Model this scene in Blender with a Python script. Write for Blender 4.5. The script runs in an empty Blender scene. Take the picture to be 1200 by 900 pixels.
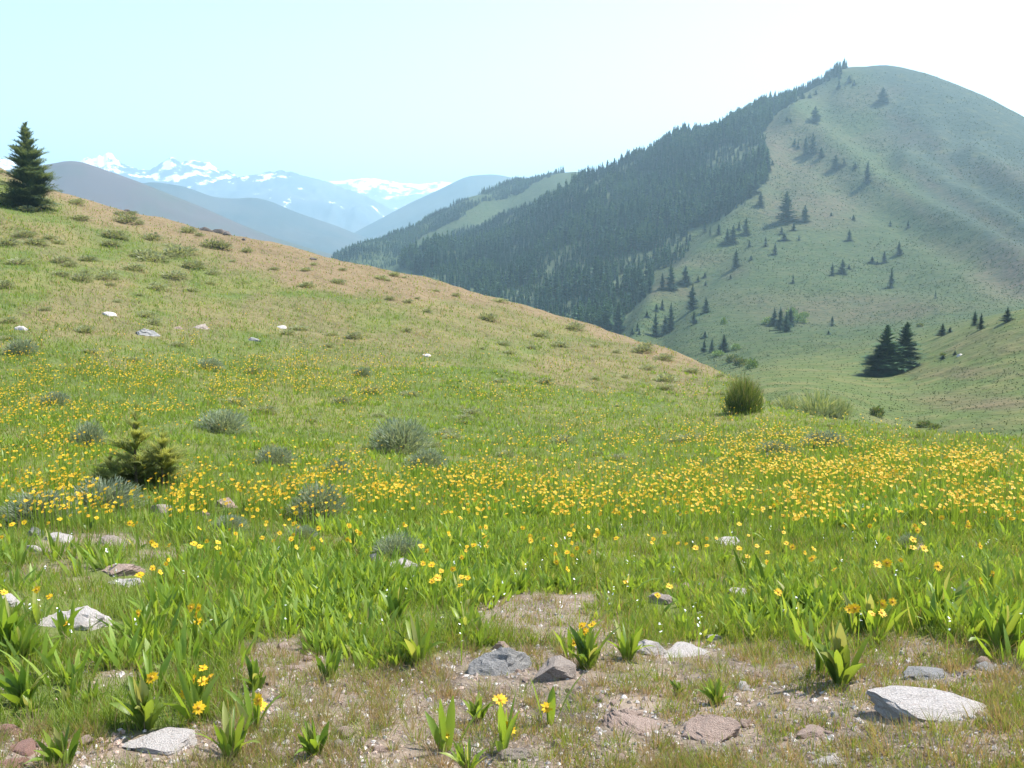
import bpy, bmesh, math, random
import numpy as np
RNG = np.random.default_rng(11)
random.seed(5)
sc = bpy.context.scene
COL = sc.collection
f, HOR = 1152.0, 270.0                       # focal length and eye-level row of the 1200x900 photograph
PITCH = math.atan((450-HOR)/f)
EYE = 1.6
cp, sp = math.cos(PITCH), math.sin(PITCH)

# ------------------------------------------------------------------ helpers
def ray(px, py):
    """azimuth and tangent of elevation of a picture point"""
    u = (np.asarray(px, float)-600)/f; v = (450-np.asarray(py, float))/f
    y = cp+sp*v; z = -sp+cp*v
    return np.arctan2(u, y), z/np.hypot(u, y)
def project(x, y, z):
    dz = z-EYE
    d = y*cp-dz*sp; v = y*sp+dz*cp
    d = np.where(d < 1e-3, 1e-3, d)
    return 600+f*x/d, 450-f*v/d
def sstep(a, b, x):
    t = np.clip((x-a)/(b-a), 0, 1); return t*t*(3-2*t)
def _h(ix, iy, s):
    n = (ix*374761393+iy*668265263+s*974634777) & 0xffffffff
    n = ((n ^ (n >> 13))*1274126177) & 0xffffffff
    return ((n ^ (n >> 16)) & 0xffff)/65535.0
def vnoise(x, y, s=0):
    x = np.asarray(x, float); y = np.asarray(y, float)
    ix = np.floor(x).astype(np.int64); iy = np.floor(y).astype(np.int64)
    fx = x-ix; fy = y-iy
    fx = fx*fx*fx*(fx*(fx*6-15)+10); fy = fy*fy*fy*(fy*(fy*6-15)+10)
    a = _h(ix, iy, s); b = _h(ix+1, iy, s); c = _h(ix, iy+1, s); d = _h(ix+1, iy+1, s)
    return (a+(b-a)*fx)*(1-fy)+(c+(d-c)*fx)*fy
def fbm(x, y, o=4, s=0):
    t = 0; a = .5; n = 0
    for k in range(o):
        t = t+a*vnoise(x*2**k+17.3*k, y*2**k-9.1*k, s+k); n += a; a *= .5
    return t/n
def ridged(x, y, o=4, s=0):
    t = 0; a = .5; n = 0
    for k in range(o):
        t = t+a*(1-np.abs(2*vnoise(x*2**k+5.7*k, y*2**k+3.3*k, s+k)-1)); n += a; a *= .5
    return t/n

def build_mesh(name, V, faces, mats, mi=None, attrs=None, smooth=True):
    """faces: list of (n,k) index arrays; mi: list of material index (scalar or array) per face array"""
    V = np.ascontiguousarray(V, np.float32)
    me = bpy.data.meshes.new(name)
    me.vertices.add(len(V)); me.vertices.foreach_set('co', V.ravel())
    faces = [np.asarray(F, np.int32) for F in faces if len(F)]
    loops = np.concatenate([F.ravel() for F in faces])
    tot = np.concatenate([np.full(len(F), F.shape[1], np.int32) for F in faces])
    start = np.concatenate([[0], np.cumsum(tot)[:-1]]).astype(np.int32)
    me.loops.add(len(loops)); me.loops.foreach_set('vertex_index', loops)
    me.polygons.add(len(tot)); me.polygons.foreach_set('loop_start', start)
    me.polygons.foreach_set('loop_total', tot)
    me.polygons.foreach_set('use_smooth', np.full(len(tot), smooth, bool))
    if mi is not None:
        m = np.concatenate([np.full(len(F), k, np.int32) if np.isscalar(k) else np.asarray(k, np.int32) for F, k in zip(faces, mi)])
        me.polygons.foreach_set('material_index', m)
    for a, val in (attrs or {}).items():
        at = me.attributes.new(a, 'FLOAT', 'POINT'); at.data.foreach_set('value', np.ascontiguousarray(val, np.float32))
    for m in mats: me.materials.append(m)
    me.update(calc_edges=True); me.validate()
    return me
def link(name, me, parent=None, loc=None, rot=None, scale=None):
    o = bpy.data.objects.new(name, me); COL.objects.link(o)
    if parent: o.parent = parent
    if loc is not None: o.location = [float(c) for c in loc]
    if rot is not None: o.rotation_euler = rot
    if scale is not None: o.scale = scale if hasattr(scale, '__len__') else (scale,)*3
    return o
def tag(o, label=None, cat=None, group=None, kind=None):
    if label: o['label'] = label
    if cat: o['category'] = cat
    if group: o['group'] = group
    if kind: o['kind'] = kind
    return o

# ------------------------------------------------------------------ terrain
class TPS:
    def __init__(self, az, r, z, k=4.0, lam=1e-4):
        self.k = k
        P = np.stack([np.asarray(az)*k, np.log(r)], 1); n = len(P)
        d = np.linalg.norm(P[:, None]-P[None], axis=2)
        K = self.phi(d)+lam*np.eye(n)
        A = np.zeros((n+3, n+3)); A[:n, :n] = K; A[:n, n] = 1; A[:n, n+1:] = P; A[n, :n] = 1; A[n+1:, :n] = P.T
        b = np.zeros(n+3); b[:n] = z
        self.w = np.linalg.solve(A, b); self.P = P
    def phi(self, d): return np.where(d > 1e-9, d*d*np.log(np.maximum(d, 1e-9)), 0)
    def __call__(self, az, r):
        sh = np.shape(az); Q = np.stack([np.ravel(az)*self.k, np.log(np.ravel(r))], 1); out = np.empty(len(Q))
        n = len(self.P)
        for i in range(0, len(Q), 40000):
            q = Q[i:i+40000]; d = np.linalg.norm(q[:, None]-self.P[None], axis=2)
            out[i:i+40000] = self.phi(d)@self.w[:n]+self.w[n]+q@self.w[n+1:]
        return out.reshape(sh)

# brow of the near meadow: picture column, row and distance
BROW = np.array([(-400,110,108),(-200,152,106),(0,194,100),(65,223,94),(130,240,95),(200,258,93),(300,283,85),(400,305,80),(500,325,76),
 (600,352,72),(700,381,66),(760,401,60),(830,428,52),(865,444,47),(885,457,42),(905,475,36),(950,487,31),(1000,495,28.5),(1050,502,27),
 (1100,508,25.5),(1200,515,24),(1400,526,22),(1600,536,21)], float)
baz, btan = ray(BROW[:, 0], BROW[:, 1])
_fine = np.linspace(-.62, .62, 2000)
def _sm(v, w=23):
    k = np.hanning(w+2)[1:-1]; k /= k.sum(); return np.convolve(np.pad(v, w//2, mode='edge'), k, 'valid')
_brc = _sm(np.interp(_fine, baz, BROW[:, 2])); _bz = _sm(np.interp(_fine, baz, EYE+BROW[:, 2]*btan)); _bs = _sm(np.interp(_fine, baz, btan))
NEAR = {0: [(900,3.05),(800,4.0),(700,5.5),(640,7.5),(580,11),(540,15),(500,20),(450,28),(400,37),(350,48),(300,62),(260,75),(225,88)],
 300: [(900,2.9),(800,3.7),(700,5.3),(640,7.5),(580,11.3),(540,16),(500,23),(450,33),(400,44),(350,58),(310,72)],
 600: [(900,2.75),(800,3.6),(700,5.2),(640,7.5),(580,11.5),(540,17),(500,26),(450,38),(400,52),(370,64)],
 900: [(900,2.75),(800,3.6),(700,5.2),(640,7.5),(580,12),(540,17),(510,23),(490,30)],
 1200: [(900,2.75),(800,3.6),(700,5.2),(640,7.3),(580,11.5),(545,16.5)]}
az, rr, zz = [], [], []
for c, rows in NEAR.items():
    for py, d in rows:
        a, t = ray(c, py); az.append(a); rr.append(d); zz.append(EYE+d*t)
for c0, c1 in ((0, -300), (1200, 1500)):
    for py, d in NEAR[c0]:
        a0, t = ray(c0, py); a1, _ = ray(c1, py)
        k = 1.06 if c1 < 0 else .95
        az.append(a1); rr.append(d*k); zz.append(EYE+d*t*(.8 if c1 < 0 else 1.0))
for a, t, d in zip(baz, btan, BROW[:, 2]): az.append(a); rr.append(d); zz.append(EYE+d*t)
for a in (-.6, -.3, 0, .3, .6): az.append(a); rr.append(1.3); zz.append(0.02); az.append(a); rr.append(.6); zz.append(0.03)
NT = TPS(np.array(az), np.array(rr), np.array(zz), lam=3e-3)

FAR = [  # picture column, row, distance of the country beyond the brow
 (1200,505,75),(1200,450,105),(1200,400,135),(1200,368,155),(1200,368,255),(1200,362,330),(1200,330,430),(1200,250,600),(1200,180,780),(1200,138,900),
 (1120,500,80),(1120,440,125),(1120,395,165),(1120,372,330),(1120,320,450),(1120,200,700),(1120,150,810),(1120,99,950),
 (1045,495,85),(1045,437,150),(1045,412,190),(1045,385,300),(1045,350,420),(1045,300,520),(1045,200,720),(1045,120,880),(1040,77,985),
 (985,81,985),(1010,78.5,988),(1080,85,975),(1160,116,925),(975,480,80),(975,440,140),(975,400,280),(975,350,420),(975,300,515),(975,200,720),(975,120,890),
 (900,452,110),(900,430,180),(900,400,300),(900,350,420),(900,300,510),(900,200,720),(900,150,830),(900,117,930),
 (800,405,330),(800,380,400),(800,350,470),(800,300,580),(800,250,680),(800,200,790),(800,159,900),
 (740,390,430),(740,350,510),(740,300,620),(740,250,730),(740,210,840),(740,186,920),
 (600,360,560),(600,330,640),(600,300,750),(600,270,850),(600,249,960),(600,215,1350),(680,214,960),(680,203,1280),(640,206,1330),
 (500,340,640),(500,310,760),(500,290,880),(500,277,1080),(500,258,1250),(550,232,1300),
 (430,310,950),(430,284,1150),(395,300,1080)]
az, rr, zz = [], [], []
for c, py, d in FAR:
    a, t = ray(c, py); az.append(a); rr.append(d); zz.append(EYE+d*t)
def addz(c, d, z): az.append(float(ray(c, 300)[0])); rr.append(d); zz.append(z)
for c, z in ((860,-16),(950,-15),(1050,-14),(1200,-14),(1400,-14)): addz(c, 48, z)
for c, z, d in ((740,-46,300),(600,-52,400),(600,-40,260),(430,-60,500),(430,-45,800),(430,-50,250),(300,-80,900),(100,-90,900),(0,-95,900),(-150,-95,900),
 (300,-70,400),(0,-70,400),(-150,-70,400),(300,-110,1500),(0,-110,1500),(350,-100,1200),(600,5,1090),(500,-36,970),(680,30,1100),
 (740,30,1060),(740,55,1250),(800,55,1060),(900,90,1110),(985,120,1180),(1040,125,1180),(1120,105,1150),(1200,70,1100),
 (740,-60,1700),(600,-40,1750),(500,-60,1600),(430,-90,1500),(900,-60,1700),(1040,-60,1750),(1200,-80,1700)): addz(c, d, z)
for c in (-150, 0, 300, 500, 700, 900, 1100, 1300): addz(c, 3000, -160); addz(c, 6000, -165)
for c, d, z in ((1350,135,-10),(1350,330,-22),(1350,600,0),(1350,900,62),(1350,1150,30)): addz(c, d, z)
FT = TPS(np.array(az), np.array(rr), np.array(zz), lam=1e-4)
_dpy = np.array([60,80,100,150,200,250,300,350,380,400]); _dd = np.array([1000,985,930,830,720,615,520,420,340,290])
SPURS = [([(930,145),(985,185),(1010,205),(1050,225),(1090,255),(1120,275),(1160,300),(1215,330)], 7, 15),
 ([(1020,120),(1045,138),(1065,146),(1090,165),(1125,205)], 3, 14), ([(1060,195),(1110,230),(1150,252),(1215,288)], 6, 13),
 ([(1140,190),(1200,225),(1240,250)], 6, 14), ([(820,352),(880,340),(960,336),(1010,342),(1060,358),(1110,375)], 1.8, 13),
 ([(935,125),(905,170),(885,235),(840,268),(770,318),(735,380)], 5, 16)]
def spur_dist(px, py, line):
    best = np.full(np.shape(px), 1e9)
    for (x0, y0), (x1, y1) in zip(line[:-1], line[1:]):
        dx, dy = x1-x0, y1-y0; t = np.clip(((px-x0)*dx+(py-y0)*dy)/(dx*dx+dy*dy), 0, 1)
        best = np.minimum(best, np.hypot(px-x0-t*dx, py-y0-t*dy))
    return best
def terrain(az, r):
    ac = np.clip(az, -.6, .6)
    rc = np.interp(ac, _fine, _brc); zc = np.interp(ac, _fine, _bz); sl = np.interp(ac, _fine, _bs)
    rq = np.clip(r, .6, rc)
    zn = NT(ac, rq)
    e = np.maximum(r-rc, 0)
    kq = .05/np.sqrt(rc)
    lim = (np.abs(-.62-sl))/(2*kq)
    drop = np.where(e < lim, sl*e-kq*e*e, sl*lim-kq*lim*lim-.62*(e-lim))
    x = r*np.sin(az); y = r*np.cos(az)
    zn = zn+drop
    zn += (fbm(x*.9, y*.9, 4, 3)-.5)*.16*sstep(1, 5, r)+(fbm(x*.16, y*.16, 3, 9)-.5)*np.clip(r*.012, 0, .8)
    out = zn.copy()
    far = r > rc*1.04
    if far.any():
        af, rf = ac[far], r[far]
        zf = FT(af, np.clip(rf, 44, 6000))
        py = np.interp(-rf, -_dd[::1], _dpy); px = 600+f*np.tan(af)*1.02
        on = sstep(280, 360, rf)*(1-sstep(980, 1050, rf))
        for line, amp, wd in SPURS:
            d = spur_dist(px, py, line); zf = zf+on*amp*(np.exp(-(d/wd)**2)-(.35 if amp > 4 else 0)*np.exp(-((d-1.9*wd)/(.9*wd))**2))
        xf, yf = x[far], y[far]
        zf += (ridged(xf*.008, yf*.008, 4, 21)-.6)*np.clip((rf-120)*.011, 0, 5)*(1-.93*sstep(800, 900, rf)*(1-sstep(1000, 1100, rf))*(px > 930)-.7*sstep(850, 950, rf)*(px <= 930)*(1-sstep(1000, 1100, rf)))
        zf += (fbm(xf*.06, yf*.06, 3, 31)-.5)*np.clip(rf*.006, 0, 1.6)
        k = 1.2; d = np.clip(.5+.5*(zf-zn[far])/k, 0, 1)
        out[far] = zn[far]*(1-d)+zf*d+k*d*(1-d)
    return out
AZ = np.concatenate([np.linspace(-math.pi, -.62, 70)[:-1], np.linspace(-.62, -.5, 30)[:-1], np.linspace(-.5, .5, 640), np.linspace(.5, .62, 30)[1:], np.linspace(.62, math.pi, 70)[1:]])
R = np.exp(np.concatenate([np.linspace(math.log(.6), math.log(1300), 680), np.linspace(math.log(1300), math.log(14000), 60)[1:]]))
GA, GR = np.meshgrid(AZ, R, indexing='ij')
GZ = np.empty(GA.shape)
for i in range(0, len(AZ), 64): GZ[i:i+64] = terrain(GA[i:i+64], GR[i:i+64])
# behind the camera both edges of the mapped sector are blended into one another
wb = sstep(.62, math.pi, np.abs(AZ))[:, None]
mean = .5*(GZ[np.searchsorted(AZ, -.62)]+GZ[np.searchsorted(AZ, .62)])[None]
GZ = GZ*(1-wb)+mean*wb
GX = GR*np.sin(GA); GY = GR*np.cos(GA)
LR = np.log(R)
def ground_z(x, y):
    a = np.arctan2(x, y); l = np.log(np.maximum(np.hypot(x, y), R[0]))
    i = np.clip(np.searchsorted(AZ, a)-1, 0, len(AZ)-2); j = np.clip(np.searchsorted(LR, l)-1, 0, len(R)-2)
    u = (a-AZ[i])/(AZ[i+1]-AZ[i]); v = np.clip((l-LR[j])/(LR[j+1]-LR[j]), 0, 1)
    return (GZ[i, j]*(1-v)+GZ[i, j+1]*v)*(1-u)+(GZ[i+1, j]*(1-v)+GZ[i+1, j+1]*v)*u
def ground_at(px, py, rmin=0.0):
    """first ground point seen at the picture points -> x, y, z, r (r = nan for sky)"""
    px = np.atleast_1d(np.asarray(px, float)); py = np.atleast_1d(np.asarray(py, float))
    a, t = ray(px, py); R_ = np.full(len(px), np.nan)
    i = np.clip(np.searchsorted(AZ, a)-1, 0, len(AZ)-2); u = (a-AZ[i])/(AZ[i+1]-AZ[i])
    for c in range(0, len(px), 4000):
        s = slice(c, c+4000)
        Zp = GZ[i[s]]*(1-u[s, None])+GZ[i[s]+1]*u[s, None]
        h = EYE+R[None]*t[s, None]-Zp
        hit = (h < 0) & (R[None] > max(rmin, 1.2)); j = hit.argmax(1); ok = hit.any(1)
        j = np.maximum(j, 1); n = np.arange(len(j))
        h0, h1 = h[n, j-1], h[n, j]; v = np.clip(h0/np.where(np.abs(h0-h1) < 1e-9, 1e-9, h0-h1), 0, 1)
        R_[s] = np.where(ok, np.exp(LR[j-1]+(LR[j]-LR[j-1])*v), np.nan)
    x = R_*np.sin(a); y = R_*np.cos(a)
    xs = np.nan_to_num(x, nan=1.0); ys = np.nan_to_num(y, nan=1.0)
    return x, y, np.where(np.isnan(x), np.nan, ground_z(xs, ys)), R_
def spot(px, py, rmin=0.0, near_only=False):
    for k in range(60):
        x, y, z, r = (v[0] for v in ground_at(px, py+k, rmin))
        if not np.isnan(r) and (not near_only or is_near(px, r)): return x, y, z, r
    raise ValueError('no ground at %s %s' % (px, py))
def brow_py(px): return np.interp(px, BROW[:, 0], BROW[:, 1])
def is_near(px, r):
    a, _ = ray(px, 300); return r < np.interp(a, _fine, _brc)*1.05

# ------------------------------------------------------------------ materials
def mat(name):
    m = bpy.data.materials.new(name); m.use_nodes = True
    nt = m.node_tree; nt.nodes.clear()
    out = nt.nodes.new('ShaderNodeOutputMaterial')
    return m, nt, out
def nd(nt, typ, **kw):
    n = nt.nodes.new(typ)
    for k, v in kw.items():
        if k in n.inputs: n.inputs[k].default_value = v
        else: setattr(n, k, v)
    return n
def ramp(nt, fac, stops):
    r = nt.nodes.new('ShaderNodeValToRGB'); e = r.color_ramp.elements
    while len(e) < len(stops): e.new(.5)
    for el, (p, c) in zip(e, stops): el.position = p; el.color = (*c, 1)
    nt.links.new(fac, r.inputs[0]); return r.outputs[0]
def mix(nt, fac, a, b, mode='MIX'):
    m = nt.nodes.new('ShaderNodeMix'); m.data_type = 'RGBA'; m.blend_type = mode
    for s, v in ((m.inputs[0], fac), (m.inputs[6], a), (m.inputs[7], b)):
        if hasattr(v, 'is_linked'): nt.links.new(v, s)
        else: s.default_value = v if not isinstance(v, tuple) else (*v, 1)
    return m.outputs[2]
def attr(nt, name): return nd(nt, 'ShaderNodeAttribute', attribute_name=name).outputs['Fac']
def noise(nt, scale, detail=4, rough=.55, vec=None, w=None):
    n = nd(nt, 'ShaderNodeTexNoise', Scale=scale, Detail=detail, Roughness=rough)
    if vec is None: vec = nd(nt, 'ShaderNodeTexCoord').outputs['Object']
    nt.links.new(vec, n.inputs['Vector']); return n.outputs['Fac']
def leaf_mat(name, stops, transl=.4, rough=.55, vary=.35, spec=.3):
    m, nt, out = mat(name)
    c = ramp(nt, attr(nt, 'tint'), stops)
    oi = nd(nt, 'ShaderNodeObjectInfo')
    hs = nd(nt, 'ShaderNodeHueSaturation'); mr = nd(nt, 'ShaderNodeMapRange'); mr.inputs[3].default_value = 1-vary*.5; mr.inputs[4].default_value = 1+vary*.5
    nt.links.new(oi.outputs['Random'], mr.inputs[0]); nt.links.new(mr.outputs[0], hs.inputs['Value']); nt.links.new(c, hs.inputs['Color'])
    p = nd(nt, 'ShaderNodeBsdfPrincipled', Roughness=rough); p.inputs['Specular IOR Level'].default_value = spec
    nt.links.new(hs.outputs[0], p.inputs['Base Color'])
    t = nd(nt, 'ShaderNodeBsdfTranslucent')
    tc = mix(nt, 1.0, hs.outputs[0], (1.25, 1.15, .55), 'MULTIPLY'); nt.links.new(tc, t.inputs['Color'])
    ms = nd(nt, 'ShaderNodeMixShader', Fac=transl)
    nt.links.new(p.outputs[0], ms.inputs[1]); nt.links.new(t.outputs[0], ms.inputs[2]); nt.links.new(ms.outputs[0], out.inputs[0])
    return m
def plain(name, c, rough=.8):
    m, nt, out = mat(name)
    p = nd(nt, 'ShaderNodeBsdfPrincipled', Roughness=rough)
    n = noise(nt, 9.0)
    nt.links.new(mix(nt, n, tuple(x*.65 for x in c), tuple(min(1, x*1.3) for x in c)), p.inputs['Base Color'])
    nt.links.new(p.outputs[0], out.inputs[0]); return m
M_grass = leaf_mat('grass blades', [(0, (.115,.178,.026)), (.4, (.185,.255,.036)), (.65, (.24,.285,.06)), (.8, (.24,.175,.095)), (1, (.34,.24,.16))], .45)
M_leaf = leaf_mat('broad leaves', [(0, (.115,.19,.028)), (.5, (.195,.29,.040)), (.85, (.265,.335,.06)), (1, (.36,.36,.13))], .5, .45, .3, .4)
M_sage = leaf_mat('sage leaves', [(0, (.125,.165,.115)), (.6, (.205,.25,.175)), (1, (.32,.355,.26))], .35, .8, .25, .1)
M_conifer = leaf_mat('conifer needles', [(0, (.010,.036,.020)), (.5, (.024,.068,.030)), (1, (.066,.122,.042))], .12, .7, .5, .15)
M_spruce = leaf_mat('spruce needles', [(0, (.065,.11,.08)), (.5, (.115,.17,.105)), (1, (.22,.27,.14))], .35, .7, .2, .15)
M_fir = leaf_mat('young fir needles', [(0, (.17,.21,.07)), (.5, (.28,.32,.11)), (1, (.40,.42,.17))], .6, .7, .2, .15)
M_bush = leaf_mat('bush leaves', [(0, (.05,.085,.02)), (.5, (.10,.15,.03)), (.8, (.17,.20,.06)), (1, (.22,.17,.11))], .35, .7, .2, .1)
M_shrub = leaf_mat('light shrub leaves', [(0, (.09,.16,.04)), (.6, (.16,.25,.07)), (1, (.24,.30,.11))], .3, .7, .4, .1)
M_pale = leaf_mat('pale shrub twigs', [(0, (.18,.24,.09)), (1, (.36,.38,.20))], .3, .8, .2, .1)
M_brush = leaf_mat('hillside brush', [(0, (.028,.050,.022)), (.5, (.044,.064,.028)), (1, (.064,.078,.038))], .4, .8, .3, .1)
M_bark = plain('bark', (.16, .11, .075))
def petal_mat():
    m, nt, out = mat('yellow petals')
    c = ramp(nt, attr(nt, 'tint'), [(0, (.72,.36,.003)), (.5, (.80,.50,.005)), (1, (.84,.60,.012))])
    p = nd(nt, 'ShaderNodeBsdfPrincipled', Roughness=.6); nt.links.new(c, p.inputs['Base Color'])
    t = nd(nt, 'ShaderNodeBsdfTranslucent'); nt.links.new(c, t.inputs['Color'])
    ms = nd(nt, 'ShaderNodeMixShader', Fac=.4); nt.links.new(p.outputs[0], ms.inputs[1]); nt.links.new(t.outputs[0], ms.inputs[2])
    nt.links.new(ms.outputs[0], out.inputs[0]); return m
M_white = plain('white blossom', (.75, .75, .70))
M_petal = petal_mat(); M_disc = plain('flower centre', (.50, .26, .015), .9)
def rock_mat(name, a, b, c):
    m, nt, out = mat(name)
    p = nd(nt, 'ShaderNodeBsdfPrincipled', Roughness=.85)
    tc = nd(nt, 'ShaderNodeTexCoord').outputs['Object']
    oi = nd(nt, 'ShaderNodeObjectInfo'); ad = nd(nt, 'ShaderNodeVectorMath', operation='ADD')
    nt.links.new(tc, ad.inputs[0]); nt.links.new(oi.outputs['Location'], ad.inputs[1]); v = ad.outputs[0]
    n1 = noise(nt, 7, 6, .6, v); n2 = noise(nt, 30, 6, .65, v); n3 = noise(nt, 13, 5, .6, v)
    col = mix(nt, n1, a, b)
    col = mix(nt, ramp(nt, n3, [(.55, (0,0,0)), (.72, (1,1,1))]), col, c)
    col = mix(nt, ramp(nt, n2, [(.30, (.75,.75,.75)), (.55, (0,0,0))]), col, tuple(x*.45 for x in a))
    nt.links.new(col, p.inputs['Base Color'])
    b_ = nd(nt, 'ShaderNodeBump', Strength=.8, Distance=.04)
    nt.links.new(n2, b_.inputs['Height']); nt.links.new(b_.outputs[0], p.inputs['Normal'])
    nt.links.new(p.outputs[0], out.inputs[0]); return m
M_rock = {'white': rock_mat('white rock', (.52,.46,.42), (.68,.63,.59), (.48,.38,.33)),
          'pink': rock_mat('pinkish rock', (.40,.27,.21), (.52,.40,.33), (.34,.22,.17)),
          'grey': rock_mat('grey rock', (.25,.245,.24), (.42,.40,.38), (.13,.135,.135)),
          'brown': rock_mat('brown rock', (.30,.24,.20), (.46,.38,.32), (.17,.13,.11)),
          'dark': rock_mat('dark outcrop rock', (.09,.075,.065), (.16,.13,.11), (.06,.055,.05)),
          'red': rock_mat('reddish rock', (.34,.17,.13), (.46,.28,.22), (.26,.14,.11))}

def ground_material():
    m, nt, out = mat('meadow ground and hillsides')
    p = nd(nt, 'ShaderNodeBsdfPrincipled', Roughness=.95); p.inputs['Specular IOR Level'].default_value = .1
    tc = nd(nt, 'ShaderNodeTexCoord').outputs['Object']
    n_s = noise(nt, 14, 5, .65, tc); n_m = noise(nt, 1.7, 5, .6, tc); n_l = noise(nt, .22, 5, .6, tc); n_h = noise(nt, .035, 6, .6, tc)
    green = mix(nt, n_m, (.06, .085, .022), (.115, .145, .038))
    green = mix(nt, ramp(nt, n_l, [(.45, (0,0,0)), (.65, (1,1,1))]), green, (.145, .14, .05))
    dry = mix(nt, n_m, (.15, .10, .062), (.22, .15, .095))
    dry = mix(nt, ramp(nt, n_s, [(.5, (0,0,0)), (.7, (.7,.7,.7))]), dry, (.20, .15, .09))
    soil = mix(nt, n_m, (.15, .12, .092), (.245, .195, .152))
    vor = nd(nt, 'ShaderNodeTexVoronoi', Scale=42.0); nt.links.new(tc, vor.inputs['Vector'])
    soil = mix(nt, ramp(nt, vor.outputs['Distance'], [(.12, (.8,.8,.8)), (.3, (0,0,0))]), soil, mix(nt, vor.outputs['Color'], (.14,.10,.08), (.40,.31,.26)))
    soil = mix(nt, ramp(nt, n_s, [(.35, (.7,.7,.7)), (.5, (0,0,0))]), soil, (.11, .08, .06))
    hill = mix(nt, n_h, (.030, .056, .014), (.052, .075, .022))
    hill = mix(nt, ramp(nt, n_l, [(.42, (0,0,0)), (.62, (.8,.8,.8))]), hill, (.068, .082, .028))
    pink = mix(nt, n_l, (.098, .066, .042), (.14, .096, .063))
    sage = mix(nt, n_l, (.022, .041, .030), (.038, .054, .038))
    dark = mix(nt, n_l, (.05, .07, .035), (.10, .12, .06))
    col = green
    col = mix(nt, attr(nt, 'far'), col, hill)
    col = mix(nt, attr(nt, 'sage'), col, sage)
    col = mix(nt, attr(nt, 'dry'), col, dry)
    n_p = noise(nt, .09, 6, .65, tc); pw_ = nd(nt, 'ShaderNodeMath', operation='MULTIPLY'); nt.links.new(attr(nt, 'pink'), pw_.inputs[0]); nt.links.new(ramp(nt, n_p, [(.3, (.25,.25,.25)), (.65, (1,1,1))]), pw_.inputs[1])
    col = mix(nt, pw_.outputs[0], col, pink)
    n_f = noise(nt, .55, 6, .7, tc); sp_ = nd(nt, 'ShaderNodeMath', operation='MULTIPLY'); nt.links.new(attr(nt, 'far'), sp_.inputs[0]); nt.links.new(ramp(nt, n_f, [(.38, (.8,.8,.8)), (.55, (0,0,0))]), sp_.inputs[1])
    col = mix(nt, sp_.outputs[0], col, (.022, .036, .020))
    n_k = noise(nt, .10, 5, .6, tc); sk = nd(nt, 'ShaderNodeMath', operation='MULTIPLY'); nt.links.new(attr(nt, 'far'), sk.inputs[0]); nt.links.new(ramp(nt, n_k, [(.52, (0,0,0)), (.68, (.6,.6,.6))]), sk.inputs[1])
    col = mix(nt, sk.outputs[0], col, (.075, .082, .034))
    col = mix(nt, attr(nt, 'wood'), col, dark)
    col = mix(nt, attr(nt, 'bare'), col, soil)
    nt.links.new(col, p.inputs['Base Color'])
    ad = nd(nt, 'ShaderNodeMath', operation='ADD'); nt.links.new(n_s, ad.inputs[0]); nt.links.new(n_m, ad.inputs[1])
    b1 = nd(nt, 'ShaderNodeBump', Strength=.7, Distance=.05); nt.links.new(ad.outputs[0], b1.inputs['Height'])
    bl = nd(nt, 'ShaderNodeBump', Strength=.8, Distance=1.6); nt.links.new(n_l, bl.inputs['Height']); nt.links.new(b1.outputs[0], bl.inputs['Normal'])
    nt.links.new(bl.outputs[0], p.inputs['Normal'])
    nt.links.new(p.outputs[0], out.inputs[0]); return m

# ------------------------------------------------------------------ what grows where (picture coordinates of the ground points)
def ell(px, py, cx, cy, a, b, soft=.6):
    d = np.sqrt(((px-cx)/a)**2+((py-cy)/b)**2); return 1-sstep(1-soft*.5, 1+soft*.5, d)
_rpy = np.array([480, 500, 540, 580, 640, 700, 800, 900, 1000.]); _rr = np.array([30, 26, 17, 11.5, 7.5, 5.2, 3.6, 2.75, 2.2])
def bare_mask(px, py):
    px = np.asarray(px, float); py = np.asarray(py, float)
    r = np.interp(py, _rpy, _rr); x = r*(px-600)/f; n = fbm(x*1.25+3, r*1.25, 4, 77)-.5; n2 = fbm(x*4.5, r*4.5, 3, 78)-.5
    b0 = sstep(690, 845, py)*(.30+.70*sstep(230, 420, px))
    b0 = np.maximum(b0, 1.0*sstep(815, 885, py))
    b0 = np.maximum(b0, .75*ell(px, py, 650, 722, 120, 34, 1.)); b0 = np.maximum(b0, .55*ell(px, py, 810, 695, 80, 22, 1.))
    b0 = np.maximum(b0, .45*ell(px, py, 100, 655, 120, 40, 1.)); b0 = np.maximum(b0, .75*ell(px, py, 330, 780, 60, 40, 1.))
    return sstep(.30, .68, b0+n*.95+n2*.45)*(b0 > .02)
def dry_mask(px, py):
    n = fbm(px*.011, py*.022, 4, 41)-.5
    e = py-brow_py(px)
    d = .8*(1-sstep(12, 50, e+n*80))*sstep(40, 110, px)*(1-sstep(780, 860, px))
    d = np.maximum(d, .75*(1-sstep(6, 20, e))*(1-sstep(820, 870, px)))
    d = np.maximum(d, .5*ell(px, py+n*90, 140, 372, 240, 30)*sstep(-.25, .1, n))
    d = np.maximum(d, .45*ell(px, py+n*70, 470, 385, 200, 40)*sstep(-.12, .12, n))
    d = np.maximum(d, .45*ell(px, py+n*70, 720, 440, 110, 22))
    d = np.maximum(d, .3*sstep(.04, .2, n)*(py < 430))
    return np.clip(d, 0, 1)
PINKS = [(930,180,50,34,.8),(955,245,70,24,.8),(1170,312,45,30,.85),(1120,285,40,10,.5),(990,357,120,16,.7),(775,312,50,12,.7),(1010,112,60,12,.5),(890,130,25,30,.35),
 (780,345,40,14,.6),(1130,440,70,7,.6),(1150,472,70,8,.65),(1180,400,50,8,.4),(1160,410,50,10,.35),(840,312,30,10,.45),(1190,205,50,14,.45),(1060,170,60,10,.4),(935,205,60,20,.6)]
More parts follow.
